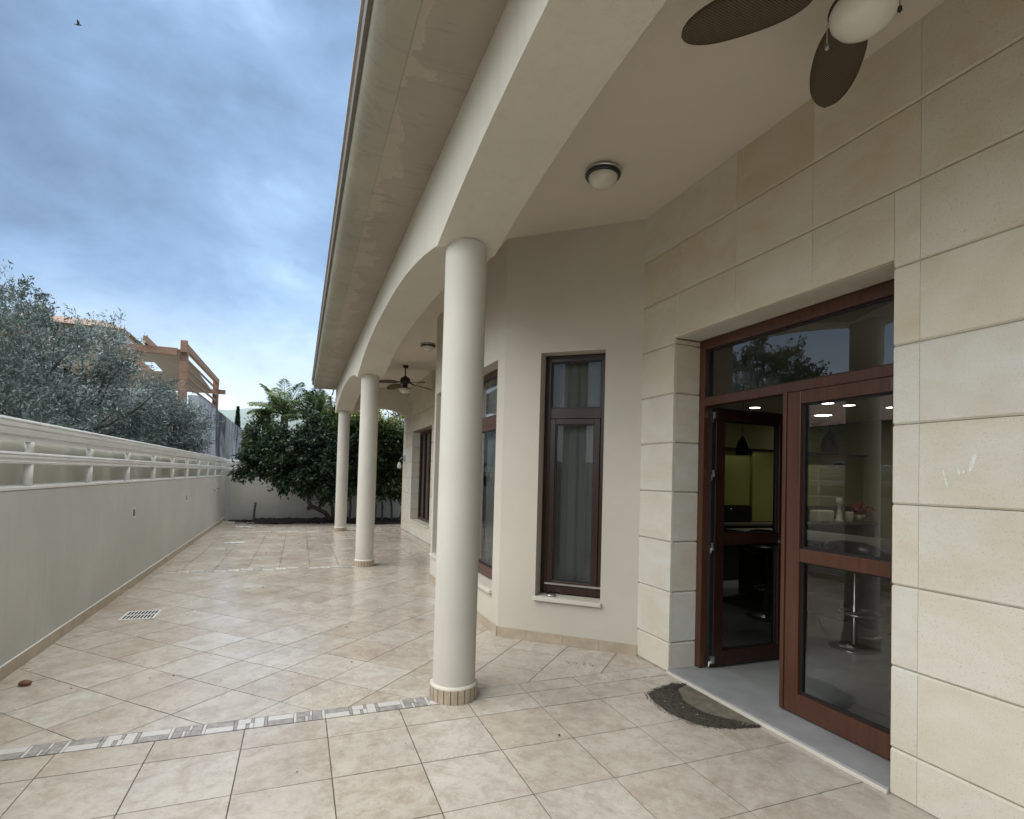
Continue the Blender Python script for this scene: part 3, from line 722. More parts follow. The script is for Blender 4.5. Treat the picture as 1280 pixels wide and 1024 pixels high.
def fan(cx, cy, angles, zb=3.50, Rb=.71):
    r = empty('ceiling_fan', (cx, cy, ZC))
    mb = MB(); mb.lathe([(.0, ZC-.001), (.065, ZC-.001), (.065, ZC-.02), (.045, ZC-.055), (.02, ZC-.06), (.0, ZC-.06)], cx, cy, 24); mb.build('canopy', M['bronze'], r)
    mb = MB(); mb.lathe([(.013, ZC-.05), (.013, zb+.19)], cx, cy, 12); mb.build('down_rod', M['bronze'], r)
    mb = MB(); mb.lathe([(.0, zb+.20), (.03, zb+.19), (.045, zb+.165), (.095, zb+.145), (.105, zb+.12), (.105, zb+.06), (.09, zb+.035), (.055, zb+.01), (.055, zb-.05), (.10, zb-.066), (.125, zb-.075), (.128, zb-.085), (.0, zb-.085)], cx, cy, 32); mb.build('motor', M['bronze'], r)
    mb = MB(); mb.lathe([(.118, zb-.084), (.124, zb-.10), (.118, zb-.135), (.095, zb-.165), (.055, zb-.188), (.02, zb-.195), (.0001, zb-.196)], cx, cy, 32); mb.build('globe', M['opal'], r)
    for ox, oy, q in ((-.075, .105, 0), (.012, -.135, 1)):
        mb = MB(); mb.tube([(cx+ox*.8, cy+oy*.8, zb-.08), (cx+ox, cy+oy, zb-.11), (cx+ox, cy+oy, zb-.19)], .0018, 6); mb.lathe([(.0, zb-.185), (.007, zb-.195), (.009, zb-.21), (.0, zb-.22)], cx+ox, cy+oy, 10); mb.build('pull_chain', M['bronze'] if q else M['chrome'], r)
    for a in angles:
        a = R(a); d = Vector((math.cos(a), math.sin(a), 0)); e = Vector((-math.sin(a), math.cos(a), 0)); tilt = R(11)
        be = empty('b', (0,0,0)); bpy.data.objects.remove(be)
        mb = MB(); n = 26; V = []; F = []
        for i in range(n+1):
            u = i/n; rr = .17+(Rb-.17)*.5*(1-math.cos(math.pi*u))
            u = (rr-.17)/(Rb-.17)
            wd = max(.004, .108*(1-abs(2*u-1)**2.3)**.5)
            z = zb+.02-.05*u*u
            for j in range(7):
                q = -1+2*j/6; off = q*wd
                V.append(Vector((cx, cy, z))+d*rr+e*off*math.cos(tilt)+Vector((0,0,off*math.sin(tilt)-.010*(1-q*q)*0+.006*q*q)))
        m_ = len(V)
        V2 = [v+Vector((0,0,-.006)) for v in V]
        for i in range(n):
            for j in range(6):
                q0 = i*7+j; F.append((q0, q0+1, q0+8, q0+7)); F.append((m_+q0, m_+q0+7, m_+q0+8, m_+q0+1))
        for i in range(n):
            for j in (0, 6):
                q0 = i*7+j; F.append((q0, q0+7, m_+q0+7, m_+q0))
        for j in range(6): F.append((n*7+j, n*7+j+1, m_+n*7+j+1, m_+n*7+j))
        mb.mesh(V+V2, F, smooth=True)
        bl = mb.build('blade', M['rattan'], r)
        # local frame for the weave
        mb = MB(); p0 = Vector((cx, cy, zb+.05))+d*.085; p1 = Vector((cx, cy, zb+.045))+d*.16; p2 = Vector((cx, cy, zb+.018))+d*.27
        mb.tube([p0, p1, p2], [.012, .011, .008], 8); q = Vector((cx, cy, zb+.018))+d*.285; mb.tube([q-e*.03, q+e*.03], .008, 8); mb.build('blade_arm', M['bronze'], bl)
    return r
tag(fan(2.07, 1.50, (50, 139, 229, 319), 3.59), 'rattan leaf blade ceiling fan with opal globe above the door, cropped by the frame top', 'ceiling fan', 'ceiling fans under the veranda')
tag(fan(2.07, 11.79, (22, -66, 112, 202)), 'whole rattan ceiling fan with four blades far down the veranda', 'ceiling fan', 'ceiling fans under the veranda')

# ------------------------------------------------------------------ kitchen
def cupboard(x0, x1, z0, z1, d, label, name='kitchen_cupboard', doors=2, m=None, cat='cupboard'):
    r = tag(empty(name, ((x0+x1)/2, 7.3-d/2, z0)), label, cat)
    mb = MB(); mb.box(x0, x1, 7.3-d+.021, 7.3, z0, z1); mb.build('carcass', M['yellow'] if not m else m, r)
    for k in range(doors):
        a = x0+(x1-x0)*k/doors; b = x0+(x1-x0)*(k+1)/doors; mb = MB(); mb.box(a+.002, b-.002, 7.3-d, 7.3-d+.019, z0+.002, z1-.002); mb.build('cupboard_door', m or M['yellow'], r, .002)
    return r
cupboard(5.6, 6.95, 1.19, 2.10, .38, 'lime wall cupboard left of the tall unit above the black oven', doors=2)
cupboard(6.97, 8.03, .93, 2.10, .42, 'tall lime unit reaching lower than its neighbours in the kitchen', doors=2)
cupboard(8.05, 9.69, 1.19, 2.10, .36, 'lime wall cupboard on the right, above the counter ornaments', doors=3)
mb = MB(); mb.box(5.2, 9.69, 6.86, 7.3, 2.104, 2.13); tag(mb.build('cupboard_shelf', M['black_lacq']), 'long black shelf board on top of the lime cupboards', 'shelf')
ov = tag(empty('oven', (6.1, 7.0, .9)), 'black built-in oven with chrome knobs under the lime cupboard', 'oven')
mb = MB(); mb.box(5.55, 6.94, 6.86, 7.29, .94, 1.18); mb.build('oven_body', M['black_lacq'], ov)
for x in (6.3, 6.5): mb = MB(); mb.tube([(x, 6.859, 1.12), (x, 6.83, 1.12)], .02, 12); mb.build('knob', M['chrome'], ov)
ct = tag(empty('kitchen_counter', (7.4, 6.9, 0)), 'black base counter with pale worktop along the kitchen back wall', 'counter')
mb = MB(); mb.box(5.2, 9.69, 6.72, 7.29, .03, .88); mb.build('base_unit', M['black_lacq'], ct)
mb = MB(); mb.box(5.15, 9.69, 6.66, 7.30, .882, .922); mb.build('worktop', M['counter'], ct, .004)
isl = tag(empty('kitchen_island', (6.3, 4.6, 0)), 'dark kitchen island with grey top behind the bar stools', 'kitchen island')
mb = MB(); mb.box(5.75, 6.7, 3.6, 5.9, .03, .87); mb.build('base_unit', M['black_lacq'], isl)
mb = MB(); mb.box(5.6, 6.8, 3.5, 6.0, .872, .912); mb.build('worktop', M['marble'], isl, .004)
fa = tag(empty('kitchen_tap', (6.4, 4.05, .913)), 'chrome kitchen tap standing on the island', 'tap')
mb = MB(); mb.tube([(6.4, 4.05, .913), (6.4, 4.05, 1.20)]+[(6.4-.09+.09*math.cos(a), 4.05, 1.20+.09*math.sin(a)) for a in np.linspace(.3, 3.1, 8)]+[(6.22, 4.05, 1.12)], .012, 8); mb.build('spout', M['chrome'], fa)
mb = MB(); mb.tube([(6.4, 4.10, .913), (6.4, 4.10, .96), (6.36, 4.16, .99)], .010, 8); mb.build('lever', M['chrome'], fa)
Yc = 6.78
mb = MB(); mb.box(8.25, 8.62, Yc-.1, Yc+.1, .924, 1.13); tag(mb.build('bread_box', M['cream'], None, .03, 4), 'cream bread box on the back counter, left of the mill', 'box')
mb = MB(); mb.lathe([(0,.924),(.075,.924),(.075,.96),(.05,.97),(.045,1.07),(.03,1.12),(.022,1.20),(.05,1.24),(.06,1.29),(.045,1.335),(0,1.35)], 8.86, Yc, 20); tag(mb.build('pepper_mill', M['cream']), 'tall cream pepper mill with round knob on the back counter', 'pepper mill')
mb = MB(); mb.lathe([(0,.924),(.06,.924),(.07,.96),(.07,1.08),(.06,1.10),(.05,1.10),(.05,.95),(0,.94)], 9.12, Yc, 20); tag(mb.build('storage_jar', M['cream']), 'cream jar between the pepper mill and the red flowers', 'jar')
fl = tag(empty('flower_pot', (9.38, Yc, .924)), 'pot of red flowers at the right end of the back counter', 'flower pot')
mb = MB(); mb.lathe([(0,.924),(.07,.924),(.09,1.05),(.08,1.05),(.06,.95),(0,.95)], 9.38, Yc, 16); mb.build('pot', M['cream'], fl)
mb = MB()
for _ in range(90):
    c = Vector((9.38, Yc, 1.12))+Vector((random.gauss(0,.09), random.gauss(0,.07), random.gauss(0,.05))); a = Vector((random.gauss(0,1), random.gauss(0,1), random.gauss(0,1))).normalized()*.04; b = a.cross(Vector((random.gauss(0,1), random.gauss(0,1), random.gauss(0,1)))).normalized()*.03
    mb.poly([c-a, c+b, c+a, c-b])
mb.build('blooms', M['red'], fl)

def pendant(x, y, z, w):
    r = empty('pendant_lamp', (x, y, 2.75))
    mb = MB(); mb.lathe([(w*.98, z-.004), (w, z), (w*.96, z+.06), (w*.82, z+.12), (w*.55, z+.17), (w*.22, z+.205), (.012, z+.215)], x, y, 28); mb.build('lamp_shade', M['bronze'], r)
    mb = MB(); mb.tube([(x, y, z+.21), (x, y, 2.73)], .004, 6); mb.lathe([(0, 2.751), (.05, 2.751), (.045, 2.72), (0, 2.715)], x, y, 16); mb.build('cord', M['bronze'], r)
    return r
tag(pendant(5.0, 5.1, 1.905, .078), 'dark domed pendant lamp seen through the open door leaf', 'pendant lamp', 'pendant lamps over the kitchen island')
tag(pendant(5.2, 4.1, 1.915, .080), 'dark domed pendant lamp seen through the closed door pane', 'pendant lamp', 'pendant lamps over the kitchen island')
def spot(x, y, k=1):
    r = empty('ceiling_spotlight', (x, y, 2.75))
    mb = MB(); mb.lathe([(.075*k, 2.7515), (.105*k, 2.7515), (.105*k, 2.744), (.08*k, 2.740)], x, y, 28); mb.build('trim', M['steel'], r)
    mb = MB(); mb.lathe([(.0001, 2.744), (.079*k, 2.744)], x, y, 28); mb.build('lamp_disc', M['lamp'], r)
    return r
for (x, y), l in zip([(6.61, 6.5), (7.09, 5.62), (7.5, 5.6), (8.24, 6.62), (8.18, 5.43)],
    ('lit spotlight in the kitchen ceiling above the open leaf', 'small lit ceiling spotlight, left one of the highest pair in the closed leaf', 'small lit ceiling spotlight, right one of the highest pair in the closed leaf', 'largest lit ceiling spotlight, just above the pendant behind the closed leaf', 'lit ceiling spotlight at the right edge of the door glass')):
    tag(spot(x, y, 1.7 if x == 8.24 else 1), l, 'ceiling spotlight', 'lit spotlights in the kitchen ceiling')
    li = bpy.data.lights.new('kitchen_spot_light', 'SPOT'); li.energy = 5; li.spot_size = R(120); li.spot_blend = .6; li.color = (1, .93, .8); li.shadow_soft_size = .06
    lo_ = bpy.data.objects.new('spot_lamp_light', li); COL.objects.link(lo_); lo_.location = (x, y, 2.73)
def stool(x, y, rz):
    r = empty('bar_stool', (x, y, .022)); r.rotation_euler = (0,0,0)
    mb = MB(); mb.lathe([(0,.023),(.21,.023),(.21,.032),(.10,.05),(.03,.06),(.025,.08)], x, y, 32); mb.build('base', M['chrome'], r)
    mb = MB(); mb.lathe([(.027,.06),(.027,.42),(.018,.43),(.018,.76)], x, y, 16); mb.build('pole', M['chrome'], r)
    mb = MB(); pts = [(x+.17*math.cos(a), y+.17*math.sin(a)-.05, .36) for a in np.linspace(0, 2*math.pi, 25)]; mb.tube(pts, .011, 8, caps=False); mb.tube([(x-.16, y-.02, .36), (x+.16, y-.02, .36)], .009, 8); mb.build('footrest', M['chrome'], r)
    mb = MB(); mb.lathe([(0,.755),(.17,.755),(.225,.775),(.235,.81),(.21,.835),(0,.84)], x, y, 32); mb.build('seat', M['black_leather'], r)
    mb = MB(); V = []; n = 28
    for i in range(n+1):
        a = rz+R(-115)+R(230)*i/n; h = .83+.17*math.sin(math.pi*i/n)**.6
        for rr, z in ((.225,.79),(.262,.80),(.270,h),(.258,h+.012),(.240,h)): V.append((x+rr*math.cos(a), y+rr*math.sin(a), z))
    F = []
    for i in range(n):
        for j in range(5): F.append((i*5+j, i*5+(j+1)%5, (i+1)*5+(j+1)%5, (i+1)*5+j))
    F += [(0,1,2,3,4), tuple(n*5+k for k in range(5))]
    mb.mesh(V, F, smooth=True); mb.build('backrest', M['black_leather'], r)
    return r
tag(stool(4.95, 3.62, R(60)), 'black leather bar stool with chrome foot seen through the closed door pane', 'bar stool', 'bar stools at the kitchen island')
tag(stool(5.05, 4.75, R(60)), 'black leather bar stool farther back, behind the open door leaf', 'bar stool', 'bar stools at the kitchen island')

# ------------------------------------------------------------------ things on the patio floor
dg = tag(empty('drain_grate', (-1.5, 6.74, 0)), 'square white drain grate with dark slots let into the floor', 'drain grate')
mb = MB(); x0, x1, y0, y1 = -1.655, -1.345, 6.56, 6.92; zt = .0026
mb.box(x0, x1, y0, y0+.022, -.01, zt); mb.box(x0, x1, y1-.022, y1, -.01, zt); mb.box(x0, x0+.016, y0+.022, y1-.022, -.01, zt); mb.box(x1-.016, x1, y0+.022, y1-.022, -.01, zt)
mb.box(x0+.016, x1-.016, (y0+y1)/2-.012, (y0+y1)/2+.012, -.01, zt)
for k in range(10):
    a = x0+.016+(x1-x0-.032)*k/9; mb.box(a-.006, a+.006, y0+.022, (y0+y1)/2-.012, -.01, zt-.0004); mb.box(a-.006, a+.006, (y0+y1)/2+.012, y1-.022, -.01, zt-.0004)
mb.build('grating', M['white_metal'], dg)
mb = MB(); mb.box(x0+.002, x1-.002, y0+.002, y1-.002, -.002, .0012); mb.build('sump_darkness', M['void'], dg)  # flat black plate, the darkness below the slots put into its colour

# crescent of wet dirt by the threshold
outer = [(2.82,3.40),(2.72,3.44),(2.62,3.42),(2.52,3.39),(2.42,3.34),(2.385,3.26),(2.37,3.16),(2.36,3.06),(2.37,2.96),(2.40,2.87),(2.45,2.79),(2.52,2.735),(2.60,2.70),(2.70,2.68),(2.79,2.66)]
inner = [(2.72,3.36),(2.69,3.36),(2.655,3.34),(2.63,3.30),(2.60,3.23),(2.565,3.17),(2.55,3.10),(2.55,3.03),(2.56,2.97),(2.58,2.92),(2.61,2.86),(2.65,2.81),(2.69,2.765),(2.74,2.715),(2.79,2.68)]
inner = [(x+(.035 if x < 2.70 else .01), y) for x, y in inner]
dp = tag(empty('dirt_patch', (2.6, 3.05, 0)), 'crescent of dark wet dirt round a tan silt film at the door threshold', 'dirt')
mb = MB(); pf = [(2.812,3.41)]+inner+[(2.812,2.67)]
mb.poly([(x, y, .0022) for x, y in pf]); o = mb.build('silt_film', M['silt'], dp)
mb = MB(); m_, n_ = 90, 16; V = []
def lerp_curve(c, u):
    f = u*(len(c)-1); i = min(int(f), len(c)-2); f -= i; return Vector((c[i][0]*(1-f)+c[i+1][0]*f, c[i][1]*(1-f)+c[i+1][1]*f, 0))
for i in range(m_+1):
    u = i/m_; a, b = lerp_curve(outer, u), lerp_curve(inner, u)
    for j in range(n_+1):
        q = j/n_; p = a*(1-q)+b*q; jag = mnoise.noise(Vector((u*40, j*.3, 2)))*.012*(1-q)
        p = p+(a-b).normalized()*jag if (a-b).length > .001 else p
        h = .0028+.013*math.sin(math.pi*min(1,max(0,q)))**.6*(.55+.7*mnoise.noise(p*38))*(.4+.6*math.sin(math.pi*u)**.5)
        V.append((p.x, p.y, max(.0024, h)))
mb.mesh(V, [(i*(n_+1)+j, (i+1)*(n_+1)+j, (i+1)*(n_+1)+j+1, i*(n_+1)+j+1) for i in range(m_) for j in range(n_)], smooth=False)
mb.build('mud_crust', M['dirt'], dp)
mb = MB()
def chip(mb, x, y, z, s, mi=0):
    a = random.uniform(0, 6.28); d = Vector((math.cos(a), math.sin(a), random.uniform(-.2,.3)))*s; e = Vector((-math.sin(a), math.cos(a), random.uniform(-.2,.2)))*s*random.uniform(.15,.7); c = Vector((x, y, z+s*.3)); u = Vector((0,0,s*.35))
    mb.mesh([c-d, c+e, c+d, c-e, c+u, c-u*.8], [(0,1,4),(1,2,4),(2,3,4),(3,0,4),(1,0,5),(2,1,5),(3,2,5),(0,3,5)], mi=mi)
for _ in range(1100):
    u = random.random(); q = random.random()**1.3*1.1-.13; a, b = lerp_curve(outer, u), lerp_curve(inner, u); p = a*(1-q)+b*q
    chip(mb, p.x, p.y, .010 if 0 < q < 1 else .001, random.uniform(.002,.0085))
for _ in range(16):
    u = random.random(); q = random.uniform(.2,.8); a, b = lerp_curve(outer, u), lerp_curve(inner, u); p = a*(1-q)+b*q; chip(mb, p.x, p.y, .014, random.uniform(.003,.0065), 1)
mb.build('grit', [M['dirt'], M['sill']], dp)

mb = MB()
for _ in range(80):
    q = random.choice((-.8,-.1,.25,.3,.8))+random.gauss(0,.22); chip(mb, 2.29+.15*q, 4.02-.10*q+.035*random.gauss(0,1), .001, random.uniform(.002,.007))
for _ in range(150):
    y = 2.2+16*random.random()**.9; x = random.uniform(-1.8, 2.6)
    if (y > 4 and y < 9 and x > 1.8-.02*y) or math.hypot(x-XC, min(abs(y-s) for s in SP)) < .2: continue
    chip(mb, x, y, .001, random.uniform(.004,.013)*(1+.10*max(0, y-6)) if random.random() < .6 else .006)
tag(mb.build('leaf_litter', M['dirt']), 'dark crumbs and dry leaf bits scattered over the tiles', 'leaf litter', kind='stuff')
mb = MB(); mb.lathe([(0,.002),(.022,.002),(.034,.014),(.034,.026),(.022,.040),(.006,.046),(0,.046)], -1.74, 4.80, 14)
for k in range(len(mb.v)): x, y, z = mb.v[k]; mb.v[k] = (-1.74+(x+1.74)*1.15, 4.8+(y-4.8)*.8+.004*math.sin(z*300), z*.8)
tag(mb.build('seed_pod', M['leaf_brown']), 'brown seed pod lying on the tiles by the left wall', 'seed pod')
def scrap(cx, cy, w, d, lab):
    mb = MB(); n = 10; V = []
    for i in range(n+1):
        for j in range(4):
            u = i/n; V.append((cx-w/2+w*u, cy+d*(j/3-.5)*(1-.5*abs(2*u-1)**2)+.02*math.sin(u*9), .004+.012*abs(mnoise.noise(Vector((i*.7, j*.8, cx))))))
    mb.mesh(V, [(i*4+j, (i+1)*4+j, (i+1)*4+j+1, i*4+j+1) for i in range(n) for j in range(3)], smooth=True)
    tag(mb.build('paper_scrap', M['paper']), lab, 'paper', 'white scraps lying on the far patio tiles')
scrap(-1.22, 12.9, .40, .16, 'flat white scrap on the tiles, nearer one of two'); scrap(-1.35, 16.5, .45, .25, 'flat white scrap beside the dark soil, farther one of two')

# soil bed
mb = MB(); nx, ny = 130, 26; V = []
for i in range(nx+1):
    x = -1.95+5.6*i/nx
    edge = 17.95 if x < -1.2 else (17.35+.25*math.sin(x*2.2))-.25*max(0, x-1)
    edge += .22*mnoise.noise(Vector((x*1.7, 3, 0)))+.07*mnoise.noise(Vector((x*8, 1, 0)))
    if x < -1.75: edge = 18.3
    for j in range(ny+1):
        q = j/ny; y = edge+(18.455-edge)*q
        h = -.004+(.13*min(1, q*3)*(.55+.6*mnoise.noise(Vector((x*5, y*5, 0)))+.3*mnoise.noise(Vector((x*17, y*17, 5)))))*(1 if x > -1.3 else .35)
        V.append((x, y, h if q > 0 else -.004))
mb.mesh(V, [(i*(ny+1)+j, (i+1)*(ny+1)+j, (i+1)*(ny+1)+j+1, i*(ny+1)+j+1) for i in range(nx) for j in range(ny)], smooth=True)
for _ in range(700):
    x = random.uniform(-1.7, 3.0); y = random.uniform(17.1, 18.35); chip(mb, x, y, .02 if y > 17.6 else .001, random.uniform(.015,.05)*(.5 if y < 17.5 else 1))
for _ in range(14):
    x = random.uniform(-1.6, 1.2); y = random.uniform(17.0, 17.7); a = random.uniform(-.4, .4); l = random.uniform(.15,.4); mb.tube([(x, y, .02), (x+l*.5*math.cos(a), y+l*.5*math.sin(a), .05), (x+l*math.cos(a), y+l*math.sin(a), .02)], .012, 5)
tag(mb.build('garden_soil', M['soil']), 'black soil and rotting leaves along the foot of the end wall', 'soil', kind='stuff')
mb = MB(); mb.tube([(-1.24, 18.15, 0), (-1.235, 18.15, .30), (-1.21, 18.14, .58)], [.035,.030,.036], 8); tag(mb.build('garden_stake', M['bark']), 'short dark stake standing at the end wall', 'stake')

# ------------------------------------------------------------------ vegetation
def leaves_object(name, centers, dirs, size, aspect, mat_, parent, tones, fold=.25):
    """numpy leaf cloud: folded diamond leaves at centers pointing along dirs"""
    n = len(centers); d = dirs/np.linalg.norm(dirs, axis=1, keepdims=True)
    rnd = rng.normal(size=(n, 3)); s = np.cross(d, rnd); s /= np.linalg.norm(s, axis=1, keepdims=True)+1e-9; nn = np.cross(d, s)
    L = (size*rng.uniform(.65, 1.25, n))[:, None]; Wd = L*aspect
    v = np.empty((n, 4, 3)); v[:,0] = centers-d*L*.5; v[:,2] = centers+d*L*.5+nn*L*.08
    v[:,1] = centers+s*Wd*.5+nn*Wd*fold; v[:,3] = centers-s*Wd*.5+nn*Wd*fold
    o0 = np.array(parent.location) if parent else np.zeros(3)
    v = v.reshape(-1, 3)-o0
    me = bpy.data.meshes.new(name); me.vertices.add(n*4); me.vertices.foreach_set('co', v.ravel().astype(np.float32))
    me.loops.add(n*4); me.loops.foreach_set('vertex_index', np.arange(n*4, dtype=np.int32))
    me.polygons.add(n); me.polygons.foreach_set('loop_start', np.arange(0, n*4, 4, dtype=np.int32))
    me.update(calc_edges=True); me.validate()
    at = me.color_attributes.new('tone', 'FLOAT_COLOR', 'POINT'); c = np.ones((n, 4, 4), np.float32); c[:,:,:3] = np.clip(tones, 0, 1)[:, None, None]; at.data.foreach_set('color', c.ravel())
    me.materials.append(mat_); o = bpy.data.objects.new(name, me); COL.objects.link(o); o.parent = parent; return o
def limb(mb, p, q, r0, r1, wob=.12, n=6):
    p, q = Vector(p), Vector(q); L = (q-p).length; pts = []
    for i in range(n+1):
        u = i/n; b = p.lerp(q, u); k = math.sin(math.pi*u)*wob*L
        pts.append(b+Vector((mnoise.noise(b*1.7+Vector((9,0,0))), mnoise.noise(b*1.7+Vector((0,7,0))), .35+mnoise.noise(b*1.3)))*k)
    mb.tube(pts, [r0+(r1-r0)*i/n for i in range(n+1)], 7); return pts
def tree(name, base, crown_c, crown_r, nclump, nleaf, size, aspect, m, label, cat, group=None, trunk_r=.12, twig=.45, up=.3, tone_fn=None, clump_r=.28, lowcut=-1.0, gold=None, stems=1, irregular=.35):
    r = tag(empty(name, base), label, cat, group)
    cc = np.array(crown_c); cr = np.array(crown_r)
    cl = []
    while len(cl) < nclump:
        p = rng.normal(size=3); p /= np.linalg.norm(p); rad = rng.uniform(.25, 1)**.55
        k = 1+irregular*mnoise.noise(Vector(p*1.8)+Vector(base))*1.6+.22*mnoise.noise(Vector(p*4.5)+Vector(base))
        q = p*rad*k
        if q[2] < lowcut: continue
        cl.append(cc+q*cr)
    cl = np.array(cl)
    mb = MB(); top = Vector(crown_c)-Vector((0,0,crown_r[2]*.45)); bz = Vector(base)
    ends = []
    for s in range(stems):
        b = bz+Vector((random.uniform(-.25,.25), random.uniform(-.2,.2), 0))*(stems > 1); t_ = top+Vector((random.uniform(-.5,.5)*crown_r[0], random.uniform(-.5,.5)*crown_r[1], 0))*(stems > 1)
        limb(mb, b, t_, trunk_r, trunk_r*.6, .10); ends.append(t_)
    for k in range(0, nclump, max(1, nclump//46)):
        e = random.choice(ends); mid = e.lerp(Vector(cl[k]), .5)+Vector((0,0,-.1*crown_r[2]))
        limb(mb, e, mid, trunk_r*.42, trunk_r*.2, .1, 4); limb(mb, mid, cl[k], trunk_r*.2, .008, .12, 4)
    mb.build('trunk', M['bark'], r)
    idx = rng.integers(0, nclump, nleaf); c = cl[idx]
    out = (c-cc)/cr; out /= np.linalg.norm(out, axis=1, keepdims=True)+1e-6
    # several twigs per clump, leaves strung along each
    tw = rng.integers(0, 9, nleaf); key = (idx*9+tw)
    tdir = np.random.default_rng(3).normal(size=(nclump*9, 3))*.75; tdir[:,2] += up
    td = tdir[key]+out*.9; td /= np.linalg.norm(td, axis=1, keepdims=True)
    u = rng.random(nleaf)**.8
    sc = (.55+.75*np.random.default_rng(5).random(nclump*9))[key]
    pos = c+td*(u*twig*sc)[:, None]+rng.normal(size=(nleaf, 3))*clump_r*.35*(1-.6*u)[:, None]
    ld = td*1.0+rng.normal(size=(nleaf, 3))*.65
    ct = np.random.default_rng(11).random(nclump)[idx]
    tn = .32*rng.random(nleaf)+.66*ct
    if tone_fn is not None: tn = tone_fn(pos, tn)
    leaves_object('crown', pos, ld, size, aspect, m, r, tn); return r
OG = 'olive trees behind the left parapet'
tree('olive_tree', (-4.9, 11.7, -.25), (-4.9, 11.7, 2.6), (1.5, 1.6, 1.55), 115, 42000, .085, .25, M['olive'], 'large silver olive tree at the left edge of the photo', 'olive tree', OG, .15, .6, irregular=.5)
tree('olive_tree', (-4.5, 13.2, -.25), (-4.5, 13.7, 2.9), (1.3, 1.55, 1.75), 105, 36000, .085, .25, M['olive'], 'silver olive tree in the middle, its top twigs before the tiled roof', 'olive tree', OG, .14, .6, irregular=.5)
tree('olive_tree', (-3.7, 15.8, -.25), (-3.75, 15.9, 2.1), (1.15, 1.8, 1.35), 95, 29000, .085, .25, M['olive'], 'rounded olive tree right in front of the wooden pergola', 'olive tree', OG, .12, .6, irregular=.45)
tree('olive_tree', (-3.15, 17.0, -.25), (-3.15, 17.0, 2.15), (.62, .95, 1.25), 110, 20000, .085, .25, M['olive'], 'narrow olive tree beside the stained concrete wall', 'olive tree', OG, .10, .40)
tree('olive_tree', (-5.4, 4.6, -.25), (-5.4, 4.6, 1.9), (1.6, 1.9, 1.4), 130, 22000, .08, .26, M['olive'], 'low olive tree seen only as a reflection in the door glass', 'olive tree', OG, .14, .55)

tree('bushy_tree', (-9, 14.9, -.25), (-9, 14.9, 4.6), (1.7, 1.9, 2.1), 100, 22000, .12, .45, M['shrub'], 'dark leafy tree seen only as a reflection in the glass above the door', 'tree', None, .14, .5)

def goldtop(pos, tn):
    g = np.clip((pos[:,2]-2.7)/1.0, 0, 1)*np.clip((pos[:,0]-.4)/.9, 0, 1); return np.clip(tn*.45+g*rng.random(len(tn))*1.0, 0, 1)
sh = tag(empty('shrub', (.95, 17.9, 0)), 'dark glossy shrub leaning left on a bent trunk before the end wall', 'shrub')
# bent bare trunk
mb = MB()
mb.tube([(1.00,17.95,0),(.80,17.85,.28),(.55,17.7,.42),(.38,17.6,.50),(.30,17.55,.62),(.28,17.5,.80),(.12,17.4,1.05),(-.08,17.3,1.35),(-.25,17.2,1.75),(-.35,17.2,2.2)], [.075,.07,.065,.07,.06,.055,.05,.045,.04,.02], 8)
mb.tube([(.38,17.6,.50),(.30,17.58,.44),(.26,17.56,.40)], [.06,.07,.03], 8)
mb.tube([(.0,17.35,1.2),(.35,17.5,1.15),(.75,17.6,1.02),(1.1,17.75,.9)], [.03,.028,.025,.02], 6)
mb.tube([(1.05,17.95,0),(.98,17.8,.5),(.85,17.6,1.1),(.75,17.4,1.8),(.7,17.3,2.4)], [.06,.05,.045,.035,.02], 7)
for k in range(34):
    a = Vector((random.uniform(-.4,.9), random.uniform(17.1,17.6), random.uniform(1.3,2.2))); b = a+Vector((random.uniform(-.7,.5), random.uniform(-.5,.3), random.uniform(-.2,.7))); limb(mb, a, b, .02, .006, .12, 4)
mb.build('trunk', M['bark'], sh)
def blob_leaves(parent, blobs, n_each, size, aspect, m, tone_fn=None, nclump=60, twig=.3, name='crown'):
    P, D, T = [], [], []
    for (c, rr, dens) in blobs:
        c = np.array(c); rr = np.array(rr); k = int(nclump*dens); nl = int(n_each*dens)
        p = rng.normal(size=(k, 3)); p /= np.linalg.norm(p, axis=1, keepdims=True); p *= rng.uniform(.25, 1.18, (k, 1))**.7; cl = c+p*rr
        idx = rng.integers(0, k, nl); tw = rng.normal(size=(k*7, 3)); tw[:,2] += .12; key = idx*7+rng.integers(0, 7, nl)
        td = tw[key]+p[idx]*1.0; td /= np.linalg.norm(td, axis=1, keepdims=True); u = rng.random(nl)
        P.append(cl[idx]+td*(u*twig)[:, None]+rng.normal(size=(nl, 3))*.05); D.append(td+rng.normal(size=(nl, 3))*.7+np.array([0,0,-.25])); T.append(.5*rng.random(nl)+.45*rng.random(k)[idx])
    P, D, T = np.concatenate(P), np.concatenate(D), np.concatenate(T)
    if tone_fn is not None: T = tone_fn(P, T)
    return leaves_object(name, P, D, size, aspect, m, parent, T)
blob_leaves(sh, [((-.7,17.2,1.9),(.52,.55,.52),.85), ((-.35,17.2,1.45),(.55,.5,.5),.8), ((-1.15,17.2,1.72),(.33,.35,.22),.3), ((-.95,17.2,2.55),(.22,.3,.28),.14), ((.3,17.3,3.0),(.2,.3,.25),.12), ((-.05,17.3,2.25),(.75,.6,.6),1.1), ((-1.35,17.2,1.65),(.24,.3,.2),.2), ((.95,17.4,1.1),(.35,.3,.35),.4), ((.35,17.3,1.75),(.65,.6,.55),1), ((.85,17.4,2.4),(.55,.6,.7),1), ((.8,17.4,1.6),(.5,.5,.45),.7), ((.15,17.0,1.25),(.45,.35,.25),.4)], 6200, .11, .46, M['shrub'], nclump=30, twig=.36)
sh2 = tag(empty('shrub', (2.0, 17.7, 0)), 'tall shrub with yellow green top behind the columns at the end wall', 'shrub')
mb = MB()
